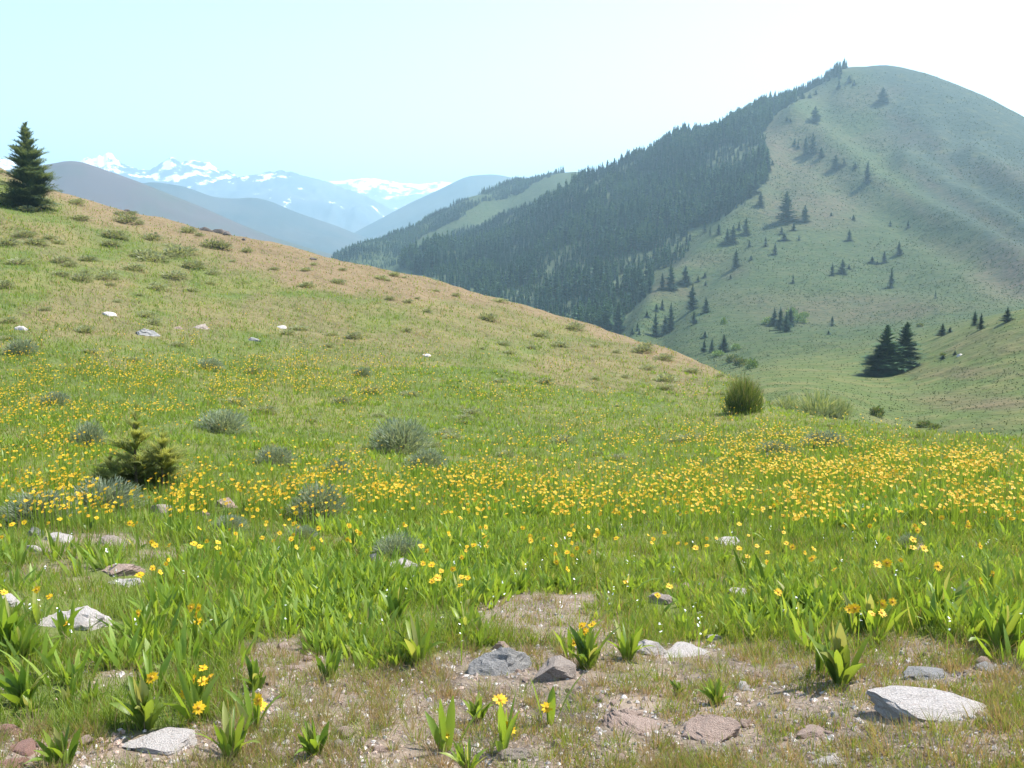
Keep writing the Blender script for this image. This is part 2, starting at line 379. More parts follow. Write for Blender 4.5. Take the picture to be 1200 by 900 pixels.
FOREST = [(1000,70),(985,88),(972,95),(960,100),(946,107),(933,115),(929,121),(916,128),(903,139),(896,152),(899,185),(903,205),(884,228),(872,240),(845,258),(810,272),(795,300),(765,318),(762,345),(738,368),(725,390),
          (640,400),(560,350),(468,312),(505,286),(560,262),(618,246),(660,226),(735,160),(860,80)]
STRIP2 = [(380,330),(388,298),(430,262),(500,232),(560,208),(640,190),(700,180),(735,160),(660,226),(618,246),(560,262),(505,286),(468,340)]
GLADE = [(474,310),(480,288),(520,264),(560,243),(610,225),(655,208),(690,190),(730,165),(700,205),(660,226),(618,245),(560,261),(505,285),(478,311)]
def inside(px, py, poly):
    c = np.zeros(np.shape(px), bool)
    for (x0, y0), (x1, y1) in zip(poly, poly[1:]+poly[:1]):
        if y0 == y1: continue
        c ^= ((y0 > py) != (y1 > py)) & (px < (x1-x0)*(py-y0)/(y1-y0)+x0)
    return c
GPX, GPY = project(GX, GY, GZ)
valid = (GY > 0) & (np.abs(GA) < .6)
near = is_near(GPX, GR)
far_a = (~near)*(.30+.70*sstep(140, 330, GR))
bare_a = np.where(valid & near, bare_mask(GPX, GPY), 0)
bare_a = np.where(GR < 2.6, .9, bare_a)
dry_a = np.where(valid & near, dry_mask(GPX, GPY), 0)
pn = fbm(GX*.015, GY*.015, 4, 5)-.5
pink_a = np.zeros(GA.shape)
for cx, cy, a, b, w in PINKS: pink_a = np.maximum(pink_a, w*ell(GPX+pn*70, GPY+pn*40, cx, cy, a, b, 1.2))
lite = np.zeros(GA.shape)
for line, amp, wd in SPURS[:4]: lite = np.maximum(lite, np.exp(-(spur_dist(GPX, GPY, line)/6.0)**2))
pink_a = np.where(valid & ~near & (GR < 1100), np.maximum(pink_a, .55*lite*sstep(-.2, .15, pn)), 0)
sage_a = np.where(valid & ~near & (GR < 1100), np.clip(sstep(0, 60, (GPX-985)-(GPY-100)*.62+pn*80)*.95+.35*ell(GPX, GPY, 930, 420, 130, 40), 0, 1)*(GPY < 345), 0)
wood_a = np.where(valid & ~near & (GR < 1100) & inside(GPX, GPY, FOREST), 1., 0)
M_ground = ground_material()
def grid_faces(sel):
    na, nr = GA.shape
    idx = np.arange(na*nr).reshape(na, nr)
    q = np.stack([idx[:-1, :-1], idx[:-1, 1:], idx[1:, 1:], idx[1:, :-1]], -1)
    return q[sel]
fnear = near[:-1, :-1] & near[1:, 1:] & near[:-1, 1:] & near[1:, :-1]
fnear |= GR[:-1, :-1] < 20
def ground_part(name, sel, label, cat, cap=False):
    F = grid_faces(sel); used, inv = np.unique(F, return_inverse=True); F = inv.reshape(-1, 4)[:, ::-1]
    V = np.stack([GX.ravel(), GY.ravel(), GZ.ravel()], 1)[used]
    at = {k: v.ravel()[used] for k, v in (('far', far_a), ('bare', bare_a), ('dry', dry_a), ('pink', pink_a), ('sage', sage_a), ('wood', wood_a))}
    faces = [F]
    if cap:
        n0 = len(V); V = np.vstack([V, [[0, 0, float(GZ[:, 0].mean())]]])
        at = {k: np.append(v, v[0]) for k, v in at.items()}
        ring = np.searchsorted(used, np.arange(len(AZ))*len(R))
        faces.append(np.stack([ring[1:], ring[:-1], np.full(len(ring)-1, n0)], 1))
    o = link(name, build_mesh(name, V, faces, [M_ground], None, at))
    return tag(o, label, cat, kind='structure')
ground_part('ground', fnear, 'flowery green meadow sloping up into a tan hillside', 'meadow', True)
ground_part('hill', ~fnear, 'big rounded green hill behind the valley, wooded on its shaded flank', 'hill')

# distant ranges: each a ridge with its own distance and depth
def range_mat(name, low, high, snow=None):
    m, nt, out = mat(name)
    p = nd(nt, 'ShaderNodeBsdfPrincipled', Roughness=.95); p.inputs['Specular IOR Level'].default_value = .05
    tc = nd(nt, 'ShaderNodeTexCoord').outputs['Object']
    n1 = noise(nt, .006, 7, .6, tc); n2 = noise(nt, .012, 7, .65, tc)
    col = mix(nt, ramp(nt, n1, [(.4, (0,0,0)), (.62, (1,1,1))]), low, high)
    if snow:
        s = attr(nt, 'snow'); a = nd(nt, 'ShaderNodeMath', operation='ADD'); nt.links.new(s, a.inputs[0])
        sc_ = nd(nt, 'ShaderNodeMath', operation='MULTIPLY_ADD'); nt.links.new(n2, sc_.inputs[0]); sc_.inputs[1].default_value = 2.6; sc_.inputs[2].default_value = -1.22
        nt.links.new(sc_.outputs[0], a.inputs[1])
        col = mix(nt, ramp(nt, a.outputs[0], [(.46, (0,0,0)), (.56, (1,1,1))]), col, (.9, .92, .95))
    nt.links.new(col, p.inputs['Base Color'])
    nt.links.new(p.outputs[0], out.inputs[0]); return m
def mountain(name, label, crest, d, depth, base, mt, seed, rough=.35, scale=.003, snow=None, jag=0):
    c = np.array(crest, float); px = np.arange(c[0, 0], c[-1, 0]+.1, 2.0); py = np.interp(px, c[:, 0], c[:, 1])
    k = 5 if jag else 9
    py = np.convolve(np.pad(py, k//2, mode='edge'), np.ones(k)/k, 'valid')
    if jag: py = py+jag*(ridged(px*.07, px*0+seed, 4, seed)-.6)
    a, t = ray(px, py)
    s = np.concatenate([np.linspace(-1, 0, 46), np.linspace(0, 1, 22)[1:]])
    r = d+s[None]*depth
    A = np.repeat(a[:, None], len(s), 1); Rr = np.repeat(r, len(a), 0)
    zc = EYE+d*t
    x = Rr*np.sin(A); y = Rr*np.cos(A)
    prof = 1-np.abs(s)**(.95)
    h = (zc-base)[:, None]
    hs = np.convolve(np.pad(zc-base, 30, mode='edge'), np.hanning(63)[1:-1]/np.hanning(63).sum(), 'valid')[:, None]
    h = hs+(h-hs)*np.exp(-np.abs(s)/.12)[None]
    n = ridged(x*scale, y*scale*.8, 5, seed)-.55
    z = base+h*prof[None]+h*n*rough*np.minimum(np.abs(s)*3, 1)[None]*(1-np.abs(s)**3)[None]
    na, ns = A.shape; idx = np.arange(na*ns).reshape(na, ns)
    F = np.stack([idx[:-1, :-1], idx[1:, :-1], idx[1:, 1:], idx[:-1, 1:]], -1).reshape(-1, 4)
    at = {}
    if snow:
        lo, hi = snow; at['snow'] = (np.clip((z-lo)/(hi-lo), 0, 1.2)).ravel()
    o = link(name, build_mesh(name, np.stack([x, y, z], -1).reshape(-1, 3), [F], [mt], None, at))
    tag(o, label, 'mountain range' if snow else 'hill', kind='structure')
mountain('hill', 'brownish purple hill with a smooth rounded top behind the spruce', [(-160,215),(-60,206),(20,198),(65,191),(80,188),(98,190),(120,198),(160,212),(200,228),(240,244),(280,262),(320,278),(360,290),(400,301),(460,318)], 1900, 560, -150,
    range_mat('brown hillside', (.075,.050,.045), (.055,.056,.036)), 3, .22, .004)
mountain('hill', 'blue grey hills falling into the valley, in front of the snowy range', [(60,224),(140,218),(180,213),(215,218),(250,231),(275,233),(295,231),(315,235),(350,250),(390,263),(430,279),(500,300)], 2800, 750, -160,
    range_mat('dark blue hillside', (.03,.038,.036), (.055,.052,.045)), 8, .3, .0035)
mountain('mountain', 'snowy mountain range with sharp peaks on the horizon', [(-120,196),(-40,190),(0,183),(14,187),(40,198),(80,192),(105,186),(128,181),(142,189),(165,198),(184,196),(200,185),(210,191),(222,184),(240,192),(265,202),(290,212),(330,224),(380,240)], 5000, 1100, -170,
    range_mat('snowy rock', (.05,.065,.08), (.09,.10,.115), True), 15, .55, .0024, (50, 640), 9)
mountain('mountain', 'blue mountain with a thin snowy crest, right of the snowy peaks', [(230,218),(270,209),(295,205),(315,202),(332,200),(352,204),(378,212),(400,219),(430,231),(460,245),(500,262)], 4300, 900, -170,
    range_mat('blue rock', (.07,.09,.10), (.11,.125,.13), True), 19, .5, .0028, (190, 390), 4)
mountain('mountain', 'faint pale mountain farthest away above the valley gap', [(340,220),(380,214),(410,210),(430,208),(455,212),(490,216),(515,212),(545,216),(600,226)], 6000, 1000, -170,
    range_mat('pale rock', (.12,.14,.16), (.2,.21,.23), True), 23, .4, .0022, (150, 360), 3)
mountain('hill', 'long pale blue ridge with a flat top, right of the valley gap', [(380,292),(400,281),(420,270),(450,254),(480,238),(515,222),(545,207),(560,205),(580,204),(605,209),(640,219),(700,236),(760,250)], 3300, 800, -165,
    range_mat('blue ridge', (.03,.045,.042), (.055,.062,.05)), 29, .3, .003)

# ------------------------------------------------------------------ strips: blades, leaves, twigs, petals
def strips(base, phi, L, W, th0, th1, nseg=2, prof=None, fold=0., twist=None):
    """n curved ribbons -> V (n*(nseg+1)*c,3), quads. phi heading, th inclination from vertical at base / tip"""
    n = len(phi); t = np.linspace(0, 1, nseg+1)
    th = th0[:, None]+(th1-th0)[:, None]*((t[1:]+t[:-1])*.5)[None]
    dl = (L/nseg)[:, None]
    hz = np.concatenate([np.zeros((n, 1)), np.cumsum(np.sin(th)*dl, 1)], 1)
    vz = np.concatenate([np.zeros((n, 1)), np.cumsum(np.cos(th)*dl, 1)], 1)
    sp_ = np.stack([base[:, None, 0]+hz*np.sin(phi)[:, None], base[:, None, 1]+hz*np.cos(phi)[:, None], base[:, None, 2]+vz], -1)
    ps = phi+(twist if twist is not None else 0)
    side = np.stack([np.cos(ps), -np.sin(ps), np.zeros(n)], 1)
    w = (np.asarray(prof) if prof is not None else 1-t*.95)
    w = W[:, None]*w[None]*.5
    l = sp_-side[:, None]*w[..., None]; r = sp_+side[:, None]*w[..., None]
    c = 2
    if fold:
        thn = np.concatenate([th, th[:, -1:]], 1)
        up = np.stack([-np.cos(thn)*np.sin(phi)[:, None], -np.cos(thn)*np.cos(phi)[:, None], np.sin(thn)], -1)
        l = l+up*(w*fold)[..., None]; r = r+up*(w*fold)[..., None]
        V = np.stack([l, sp_, r], 2); c = 3
    else: V = np.stack([l, r], 2)
    idx = np.arange(n*(nseg+1)*c).reshape(n, nseg+1, c)
    F = np.concatenate([np.stack([idx[:, :-1, k], idx[:, :-1, k+1], idx[:, 1:, k+1], idx[:, 1:, k]], -1).reshape(-1, 4) for k in range(c-1)])
    return V.reshape(-1, 3), F, np.repeat(np.arange(n), (nseg+1)*c)
class Bag:
    def __init__(s): s.V = []; s.F = []; s.m = []; s.t = []; s.n = 0
    def add(s, V, F, tint, m=0):
        s.V.append(V); s.F.append(np.asarray(F)+s.n); s.m.append(m); s.n += len(V)
        s.t.append(np.full(len(V), tint) if np.isscalar(tint) else tint)
    def mesh(s, name, mats, smooth=True):
        return build_mesh(name, np.vstack(s.V), s.F, mats, s.m, {'tint': np.concatenate(s.t)}, smooth)
U = lambda a, b, n: RNG.uniform(a, b, n)
def put(bag, base, phi, L, W, th0, th1, tint, nseg=2, prof=None, fold=0., m=0, twist=None):
    V, F, own = strips(base, phi, L, W, th0, th1, nseg, prof, fold, twist); bag.add(V, F, np.asarray(tint)[own] if not np.isscalar(tint) else tint, m)
def tube(bag, p0, p1, r0, r1, m=0, tint=.5, n=7):
    p0 = np.array(p0, float); p1 = np.array(p1, float); d = p1-p0; d /= np.linalg.norm(d)
    a = np.cross(d, [0.3, .9, .1]); a /= np.linalg.norm(a); b = np.cross(d, a)
    k = np.arange(n)/n*2*math.pi; ring = np.cos(k)[:, None]*a+np.sin(k)[:, None]*b
    V = np.vstack([p0+ring*r0, p1+ring*r1]); i = np.arange(n); j = (i+1) % n
    bag.add(V, np.stack([i, j, j+n, i+n], 1), tint, m)

# ------------------------------------------------------------------ conifers
def conifer_crown(seed, whorls=13, nb=7, rad=.2, lvl=0, droop=.35, low=.04, bag=None, off=(0, 0, 0), H=1.0, lean=(0, 0), gap=.0, pw=.85, tw=.36):
    rg = np.random.default_rng(seed); bag = bag or Bag()
    B, PH, LL, T0, T1, TI = [], [], [], [], [], []
    for w in range(whorls):
        u = (w+rg.uniform(-.3, .3))/whorls; z = low+(1-low)*max(u, 0)
        Rr = rad*(1-u)**pw*rg.uniform(.8, 1.15)+.012
        for b in range(max(4, int(nb*(1-u*.4)))):
            if rg.random() < gap: continue
            B.append((0, 0, z*H+rg.uniform(-.02, .02)*H)); PH.append(rg.uniform(0, 6.283)); LL.append(Rr*H*rg.uniform(.65, 1.2))
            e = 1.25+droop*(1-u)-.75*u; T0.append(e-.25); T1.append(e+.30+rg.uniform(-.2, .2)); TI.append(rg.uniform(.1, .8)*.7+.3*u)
    B = np.array(B); B[:, 0] += lean[0]*B[:, 2]; B[:, 1] += lean[1]*B[:, 2]; B += np.array(off)
    PH, LL, T0, T1, TI = map(np.array, (PH, LL, T0, T1, TI)); n = len(PH)
    if lvl == 0:
        put(bag, B, PH, LL, LL*.70+.03*H, T0, T1, TI, 2, [.8, 1, .12])
        put(bag, np.array([[off[0]+lean[0]*H*.88, off[1]+lean[1]*H*.88, off[2]+H*.86]]*3), np.array([0, 2.1, 4.2]), np.full(3, .14*H), np.full(3, .03*H), np.zeros(3), np.zeros(3), .6, 1)
        return bag
    put(bag, B, PH, LL, LL*.12, T0, T1, TI*.5, 2, [1, .7, .2])
    nt_ = 9 if lvl == 1 else 12
    for s in (-1, 1):
        for k in range(nt_):
            tt = (k+.6)/nt_
            hz = LL*tt*np.sin(T0+(T1-T0)*tt*.5); vz = LL*tt*np.cos(T0+(T1-T0)*tt*.5)
            b = B+np.stack([hz*np.sin(PH), hz*np.cos(PH), vz], 1)
            l = LL*(.42*(1-tt)+.13)*rg.uniform(.6, 1.3, n)
            ph = PH+s*rg.uniform(.5, 1.1, n)
            th = T0+(T1-T0)*tt+rg.uniform(-.25, .2, n)
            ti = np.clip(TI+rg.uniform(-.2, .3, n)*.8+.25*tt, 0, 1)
            put(bag, b, ph, l, l*tw+.006*H*(tw > .3), th, th+.15, ti, 1, [1, .25])
            if lvl == 2:
                for q in (.25, .55, .85):
                    for s2 in (-1, 1):
                        b2 = b+np.stack([l*q*np.sin(th)*np.sin(ph), l*q*np.sin(th)*np.cos(ph), l*q*np.cos(th)], 1)
                        put(bag, b2, ph+s2*rg.uniform(.5, .9, n), l*.5*(1.15-q*.6), l*.13*min(1, tw*3.2), th-.1+rg.uniform(-.3, .25, n), th+.1, np.clip(ti+rg.uniform(-.2, .3, n), 0, 1), 1, [1, .3])
    put(bag, np.array([[off[0]+lean[0]*H*.9, off[1]+lean[1]*H*.9, off[2]+H*.88]]*4), np.arange(4)*1.57, np.full(4, .12*H), np.full(4, .012*H), np.full(4, .1), np.full(4, .1), .7, 1)
    return bag
def trunk_mesh(r=.018, top=.9):
    b = Bag(); z = [-.06, 0, .3, .6, top]; rr_ = [r*1.35, r*1.1, r*.8, r*.5, r*.12]
    for i in range(4): tube(b, (0, 0, z[i]), (0, 0, z[i+1]), rr_[i], rr_[i+1])
    return b.mesh('trunk', [M_bark])
TRUNK = trunk_mesh()
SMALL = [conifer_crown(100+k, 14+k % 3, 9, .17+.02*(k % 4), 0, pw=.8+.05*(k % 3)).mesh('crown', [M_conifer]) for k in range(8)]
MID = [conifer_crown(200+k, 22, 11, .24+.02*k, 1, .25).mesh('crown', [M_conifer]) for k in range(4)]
def make_tree(name, x, y, z, h, wr, crown, label, cat='conifer', group=None, parts=True, trunk=TRUNK, rz=None):
    r = bpy.data.objects.new(name, None if parts else crown); COL.objects.link(r)
    r.location = (x, y, z); r.rotation_euler = (0, 0, random.uniform(0, 6.28) if rz is None else rz); r.scale = (h*wr, h*wr, h)
    tag(r, label, cat, group)
    if parts: link('trunk', trunk, r); link('crown', crown, r)
    return r
# one-mesh variants for the trees too small to show their parts
def joined(seed, rad, pw):
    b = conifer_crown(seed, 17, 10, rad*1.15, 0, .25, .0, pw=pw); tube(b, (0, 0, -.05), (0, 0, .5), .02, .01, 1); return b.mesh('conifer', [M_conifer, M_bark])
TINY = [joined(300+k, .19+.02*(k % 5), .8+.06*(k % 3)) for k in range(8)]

# trees standing free on the hill: column, row of the foot, height and width in picture points, label
LONE = [
 (955,144,18,11,'lone dark conifer high on the bare ridge, below the summit'),
 (1034,120,16,12,'dark round-headed conifer alone near the summit, right of the ridge'),
 (977.5,86,10,5,'conifer on the skyline at the upper end of the forest'),
 (982.5,87,10,5,'last conifer on the skyline, standing against the rounded summit'),
 (944,181,20,9,'left conifer of the dense clump halfway up the ridge'),(952,181,23,11,'tallest conifer of the dense clump halfway up the ridge'),
 (962,185,12,8,'low conifer at the right end of the clump halfway up the ridge'),
 (979,198,15,10,'broad conifer just right of and below the ridge clump'),(989,194,9,6,'small conifer beside the broad one below the ridge clump'),
 (1016,214,23,10,'tall narrow conifer on the crest of the pale spur'),
 (891,242,16,9,'conifer just outside the forest, left of the big broad conifer'),
 (921,260,33,23,'biggest broad conifer on the open slope, in the middle of the hill'),
 (943,260,18,11,'slim conifer right beside the biggest broad conifer of the slope'),
 (852,286,18,11,'left conifer of the close pair below the forest edge'),(859,284,19,11,'right conifer of the close pair below the forest edge'),
 (874,275,19,10,'pointed conifer above and right of the close pair'),(842,275,13,7,'conifer left of the close pair near the forest edge'),
 (832,277,11,7,'stubby conifer hugging the forest edge left of the close pair'),
 (897,289,11,8,'low conifer on green grass below the big broad conifer'),(908,298,13,7,'narrow conifer below and right of the low grassy one'),
 (862,314,21,11,'conifer leaning over its long shadow in the middle of the slope'),
 (786,339,29,14,'tall conifer above the tan bank at the forest foot'),(803,333,21,13,'conifer above the tan bank, right of the tall one'),
 (776,339,19,9,'slim conifer above the tan bank, left of the tall one'),
 (811,363,28,14,'tall cone-shaped conifer standing on the tan bank'),(827,366,17,9,'shorter conifer right beside the cone-shaped one on the bank'),
 (813,380,15,9,'conifer below the tan bank on plain green grass'),
 (768,394,28,12,'left conifer of the dark trio in the valley by the forest'),(786,388,32,12,'tallest conifer of the dark trio in the valley by the forest'),
 (779,390,20,9,'short conifer between the two taller ones of the valley trio'),
 (914,387,26,12,'front conifer in the thicket of pale green shrubs'),(921,389,23,11,'low front conifer at the right of the thicket'),
 (907,382,20,10,'conifer at the left side of the shrub thicket'),(926,382,21,11,'conifer at the back right of the shrub thicket'),
 (825,413,15,7,'left conifer in the row behind the brow of the meadow'),(834,413,16,7,'middle conifer in the row behind the brow of the meadow'),
 (848,413,21,15,'broad conifer at the right of the row behind the meadow brow'),
 (995,282,12,7,'single conifer on the smooth green face below the spur'),
 (1036,308,13,8,'left conifer of the two apart on the smooth green face'),(1053,299,15,8,'right conifer of the two apart on the smooth green face'),
 (975,323,13,6,'slim left half of a small pair above the bench'),(987,321,16,10,'bushy right half of a small pair above the bench'),
 (1044,337,22,9,'pointed conifer alone just above the tan bench'),
 (929,332,10,6,'small conifer at the left end of the tan bench'),
 (975,382,11,7,'small conifer below the bench on grey green scrub'),
 (1104,394,14,11,'bushy conifer in the gully right of the twin conifers'),
 (1142,382,16,8,'left half of the pair on the far side of the right knoll'),(1149,386,17,8,'right half of the pair on the far side of the right knoll'),
 (1180,377,15,12,'conifer peeping over the knoll at the right edge'),
 (1096,350,9,5,'tiny conifer by itself right of the pointed conifer'),
]
TINYL = [(984,92,6,4),(995,97,8,5),(1001,100,6,4),(983,104,10,4),(940,116,9,5),(949,115,6,5),(956,111,6,4),(931,171,8,4),(935,174,8,5),(1002,197,6,5),(930,270,9,6),(916,274,8,5),(919,282,8,8),
 (936,282,6,4),(866,269,9,5),(826,272,11,6),(878,290,8,6),(880,305,6,5),(856,327,5,4),(818,330,7,4),(826,325,6,4),(827,334,5,4),(776,363,12,6),(769,365,9,6),(747,388,10,6),(741,392,8,5),
 (826,396,8,6),(1022,308,7,7),(1028,310,4,4),(995,315,5,5),(1043,265,6,4),(1064,267,8,4),(974,253,4,4),(1000,258,6,5),(971,392,5,4),(1113,390,6,5),(1105,421,5,5),(1119,416,5,5),(895,140,8,5),
 (903,143,6,4),(922,142,5,4),(926,143,4,3),(905,193,5,4),(878,232,9,6),(758,372,8,5),(749,392,7,4)]
used_xy = []
for px, py, h, w, lab in LONE:
    x, y, z, r = spot(px, py, 100)
    H = h*r/f*1.06; hw = w/h/.36
    t = make_tree('conifer', x, y, z-.02*H, H, 1, MID[(int(px)) % 4] if h > 11 else SMALL[int(px) % 8], lab, group='conifers standing free on the big hill')
    t.scale = (H*hw*.95, H*hw*.95, H)
for k, (px, py, h, w) in enumerate(TINYL):
    x, y, z, r = spot(px, py, 100)
    H = h*r/f*1.05; t = make_tree('conifer_sapling', x, y, z-.02*H, H, 1, TINY[k % 8], 'tiny dark conifer sapling dotted on the open hillside', 'conifer', 'conifer saplings on the open hillside', False)
    t.scale = (H*w/h/.34, H*w/h/.34, H)
# the twin conifers on the knoll
for px, py, h, w, lab, s in ((1037,440,55,30,'left one of the big twin conifers on the right knoll',0),(1060,433,51,27,'right one of the big twin conifers on the right knoll',1),(1029,441,34,22,'low conifer at the left foot of the big twin conifers',2)):
    x, y, z, r = spot(px, py, 60)
    H = h*r/f*1.05
    cr = conifer_crown(400+s, 26, 13, .30, 1, .3, pw=.75).mesh('crown', [M_conifer])
    t = make_tree('conifer', x, y, z-.03*H, H, 1, cr, lab, group='twin conifers on the knoll'); t.scale = (H*w/h/.33, H*w/h/.33, H)
# big spruce on the left shoulder
x, y, z, r = spot(36, 243, 20)
H = 87*r/f
cr = conifer_crown(77, 30, 13, .36, 2, .2, .02, gap=.22, pw=.74, tw=.2).mesh('crown', [M_spruce])
make_tree('spruce_tree', x, y, z-.1, H, 1, cr, 'full dark spruce alone on the left shoulder of the hill', 'spruce', trunk=TRUNK, rz=1.0)
# young fir in the meadow
x, y, z, r = spot(160, 574)
k = r/f
b = conifer_crown(91, 16, 7, .50, 2, .2, .02, H=106*k, lean=(.05, 0), gap=.45, pw=1.0, tw=.14)
conifer_crown(92, 10, 9, .62, 2, .2, .02, bag=b, off=(31*k, .05, 0), H=74*k, gap=.45, pw=.9, tw=.14)
conifer_crown(93, 5, 9, 1.0, 2, .2, .02, bag=b, off=(-27*k, .0, 0), H=42*k, gap=.3, pw=.9, tw=.14)
t = bpy.data.objects.new('young_fir', None); COL.objects.link(t); t.location = (x, y, z-.02); tag(t, 'thin young fir with drooping branches among the yellow flowers', 'fir')
link('crown', b.mesh('crown', [M_fir]), t); FIR = (x, y, k)
tb = Bag(); tube(tb, (0, 0, -.05), (.02*80*k, 0, 80*k), .022, .006); tube(tb, (28*k, .05, -.05), (28*k, .05, 50*k), .015, .005); link('trunk', tb.mesh('trunk', [M_bark]), t)

# the forest: every tree stands on the shaded flank; the nearest are things, the rest one mass
def forest_points():
    pts = []
    a0, a1 = ray(370, 300)[0], ray(1010, 300)[0]
    n = 80000
    a = RNG.uniform(a0, a1, n); r = np.sqrt(RNG.uniform(380**2, 1500**2, n))
    x, y = r*np.sin(a), r*np.cos(a); z = ground_z(x, y); px, py = project(x, y, z)
    edge = (fbm(x*.03, y*.03, 3, 55)-.5)*np.interp(px, [850, 930], [22, 5])
    ok = inside(px+edge, py+edge*.4, FOREST) & (r < 1150)
    ok2 = inside(px+edge*.5, py+edge*.4, STRIP2) & (r > 900) & ~inside(px+edge*.6, py+edge*.3, GLADE) & (fbm(x*.015, y*.025, 3, 66)+.5*sstep(540, 440, px)+.12*(py-np.interp(px, [400,500,560,620,700], [292,246,218,203,192]) < 8) > .50)
    sel = ok | ok2; X, Y, Z, RR = x[sel], y[sel], z[sel], r[sel]
    cell = {}; keep = []
    for i in range(len(X)):
        s = 3.3+2.4*vnoise(X[i]*.04, Y[i]*.04, 8)**2
        c = (int(X[i]//s), int(Y[i]//s))
        bad = any((X[i]-X[j])**2+(Y[i]-Y[j])**2 < s*s for dx in (-1, 0, 1) for dy in (-1, 0, 1) for j in cell.get((c[0]+dx, c[1]+dy), ()))
        if not bad: cell.setdefault(c, []).append(i); keep.append(i)
    return X[keep], Y[keep], Z[keep], RR[keep]
FX, FY, FZ, FR = forest_points()
FH = (5.0+7.5*sstep(.3, .7, fbm(FX*.03, FY*.03, 2, 12)))*RNG.uniform(.55, 1.35, len(FX))*(1-.4*sstep(840, 930, FR))
# which of them the picture shows whole at the near edge of the wood
fpx, fpy = project(FX, FY, FZ)
size = FH/FR
vis = fpy < brow_py(fpx)+2
order = np.argsort(-(size*(vis)))
front = set(order[:200].tolist())
for i in sorted(front):
    make_tree('forest_conifer', FX[i], FY[i], FZ[i]-.3, FH[i], random.uniform(.85, 1.2), TINY[i % 8], 'dark conifer in the front ranks of the dense forest on the shaded flank', 'conifer', 'conifers in the front ranks of the forest', False)
VAR = []
for k in range(8):
    me = TINY[k]; v = np.empty(len(me.vertices)*3, np.float32); me.vertices.foreach_get('co', v)
    ls = np.empty(len(me.loops), np.int32); me.loops.foreach_get('vertex_index', ls)
    mi = np.empty(len(me.polygons), np.int32); me.polygons.foreach_get('material_index', mi)
    tn = np.empty(len(me.vertices), np.float32); me.attributes['tint'].data.foreach_get('value', tn)
    VAR.append((v.reshape(-1, 3), ls.reshape(-1, 4), mi, tn))
b = Bag(); gl = sstep(.3, .7, fbm(FX*.025, FY*.025, 3, 19))
for i in range(len(FX)):
    if i in front: continue
    v, F, mi, tn = VAR[i % 8]; c, s = math.cos(i*2.4), math.sin(i*2.4); w = RNG.uniform(.85, 1.25)
    V = np.stack([(v[:, 0]*c-v[:, 1]*s)*FH[i]*w+FX[i], (v[:, 0]*s+v[:, 1]*c)*FH[i]*w+FY[i], v[:, 2]*FH[i]+FZ[i]-.3], 1)
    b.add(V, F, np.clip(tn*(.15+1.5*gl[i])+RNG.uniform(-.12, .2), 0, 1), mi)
tag(link('forest', b.mesh('forest', [M_conifer, M_bark])), 'dense dark conifer forest covering the shaded flank of the big hill', 'forest', kind='stuff')

# ------------------------------------------------------------------ shrubs
def dome(seed, n, rx, h, Wd, Ls, tall=.6, core=.55, spread=1.15, tmin=.0, tmax=1., nseg=2):
    rg = np.random.default_rng(seed); b = Bag()
    ph = rg.uniform(0, 6.283, n); th = np.arccos(rg.uniform(math.cos(spread*1.35), 1, n))
    q = rg.uniform(core, 1.0, n)*(1+.28*(vnoise(ph*1.5, th*3, seed)-.5))
    base = np.stack([np.sin(th)*np.sin(ph)*q*rx, np.sin(th)*np.cos(ph)*q*rx, np.maximum(np.cos(th)*q*h*.9, .01*h)], 1)
    L = Ls*rg.uniform(.6, 1.3, n)
    t0 = th*tall+rg.uniform(-.35, .35, n)
    put(b, base, ph+rg.uniform(-.6, .6, n), L, np.full(n, Wd)*rg.uniform(.7, 1.3, n), t0, t0+rg.uniform(-.2, .5, n), np.clip(rg.uniform(tmin, tmax, n)+.2*(q-.8), 0, 1), nseg, np.linspace(1, .25, nseg+1), twist=rg.uniform(-1.5, 1.5, n))
    return b
def stems(b, rx, h, n, seed, m=1, r=.012):
    rg = np.random.default_rng(seed)
    for k in range(n):
        p = rg.uniform(0, 6.28); q = rg.uniform(.3, .8)
        tube(b, (0, 0, -.05*h), (math.sin(p)*rx*q, math.cos(p)*rx*q, h*rg.uniform(.4, .75)), r*h, r*.4*h, m, n=5)
placed_rocks = []; M_sage_dry = leaf_mat('dry sage leaves', [(0, (.17,.20,.11)), (.6, (.25,.28,.16)), (1, (.34,.35,.22))], .4, .8, .35, .1)
SAGE_N = []
for k in range(4):
    b = dome(500+k, 3000, .5, .62, .016, .10, .7, .35); stems(b, .45, .6, 9, 500+k); SAGE_N.append(b.mesh('sagebrush', [M_sage, M_bark]))
SAGE_F = []
for k in range(5):
    b = dome(520+k, 420, .5, .6, .05, .13, .75, .35); stems(b, .5, .66, 22, 520+k, r=.02); SAGE_F.append(b.mesh('sagebrush', [M_sage_dry, M_bark]))
def shrub(name, px, py, w, h, me, label, cat, group=None, native=(1.0, .68), rmin=0):
    x, y, z, r = spot(px, py, rmin)
    if np.isnan(r): return None
    o = link(name, me, None, (x, y, z-.02*h*r/f), (0, 0, random.uniform(0, 6.28)))
    o.scale = (w*r/f/native[0],)*2+(h*r/f/native[1],)
    return tag(o, label, cat, group)
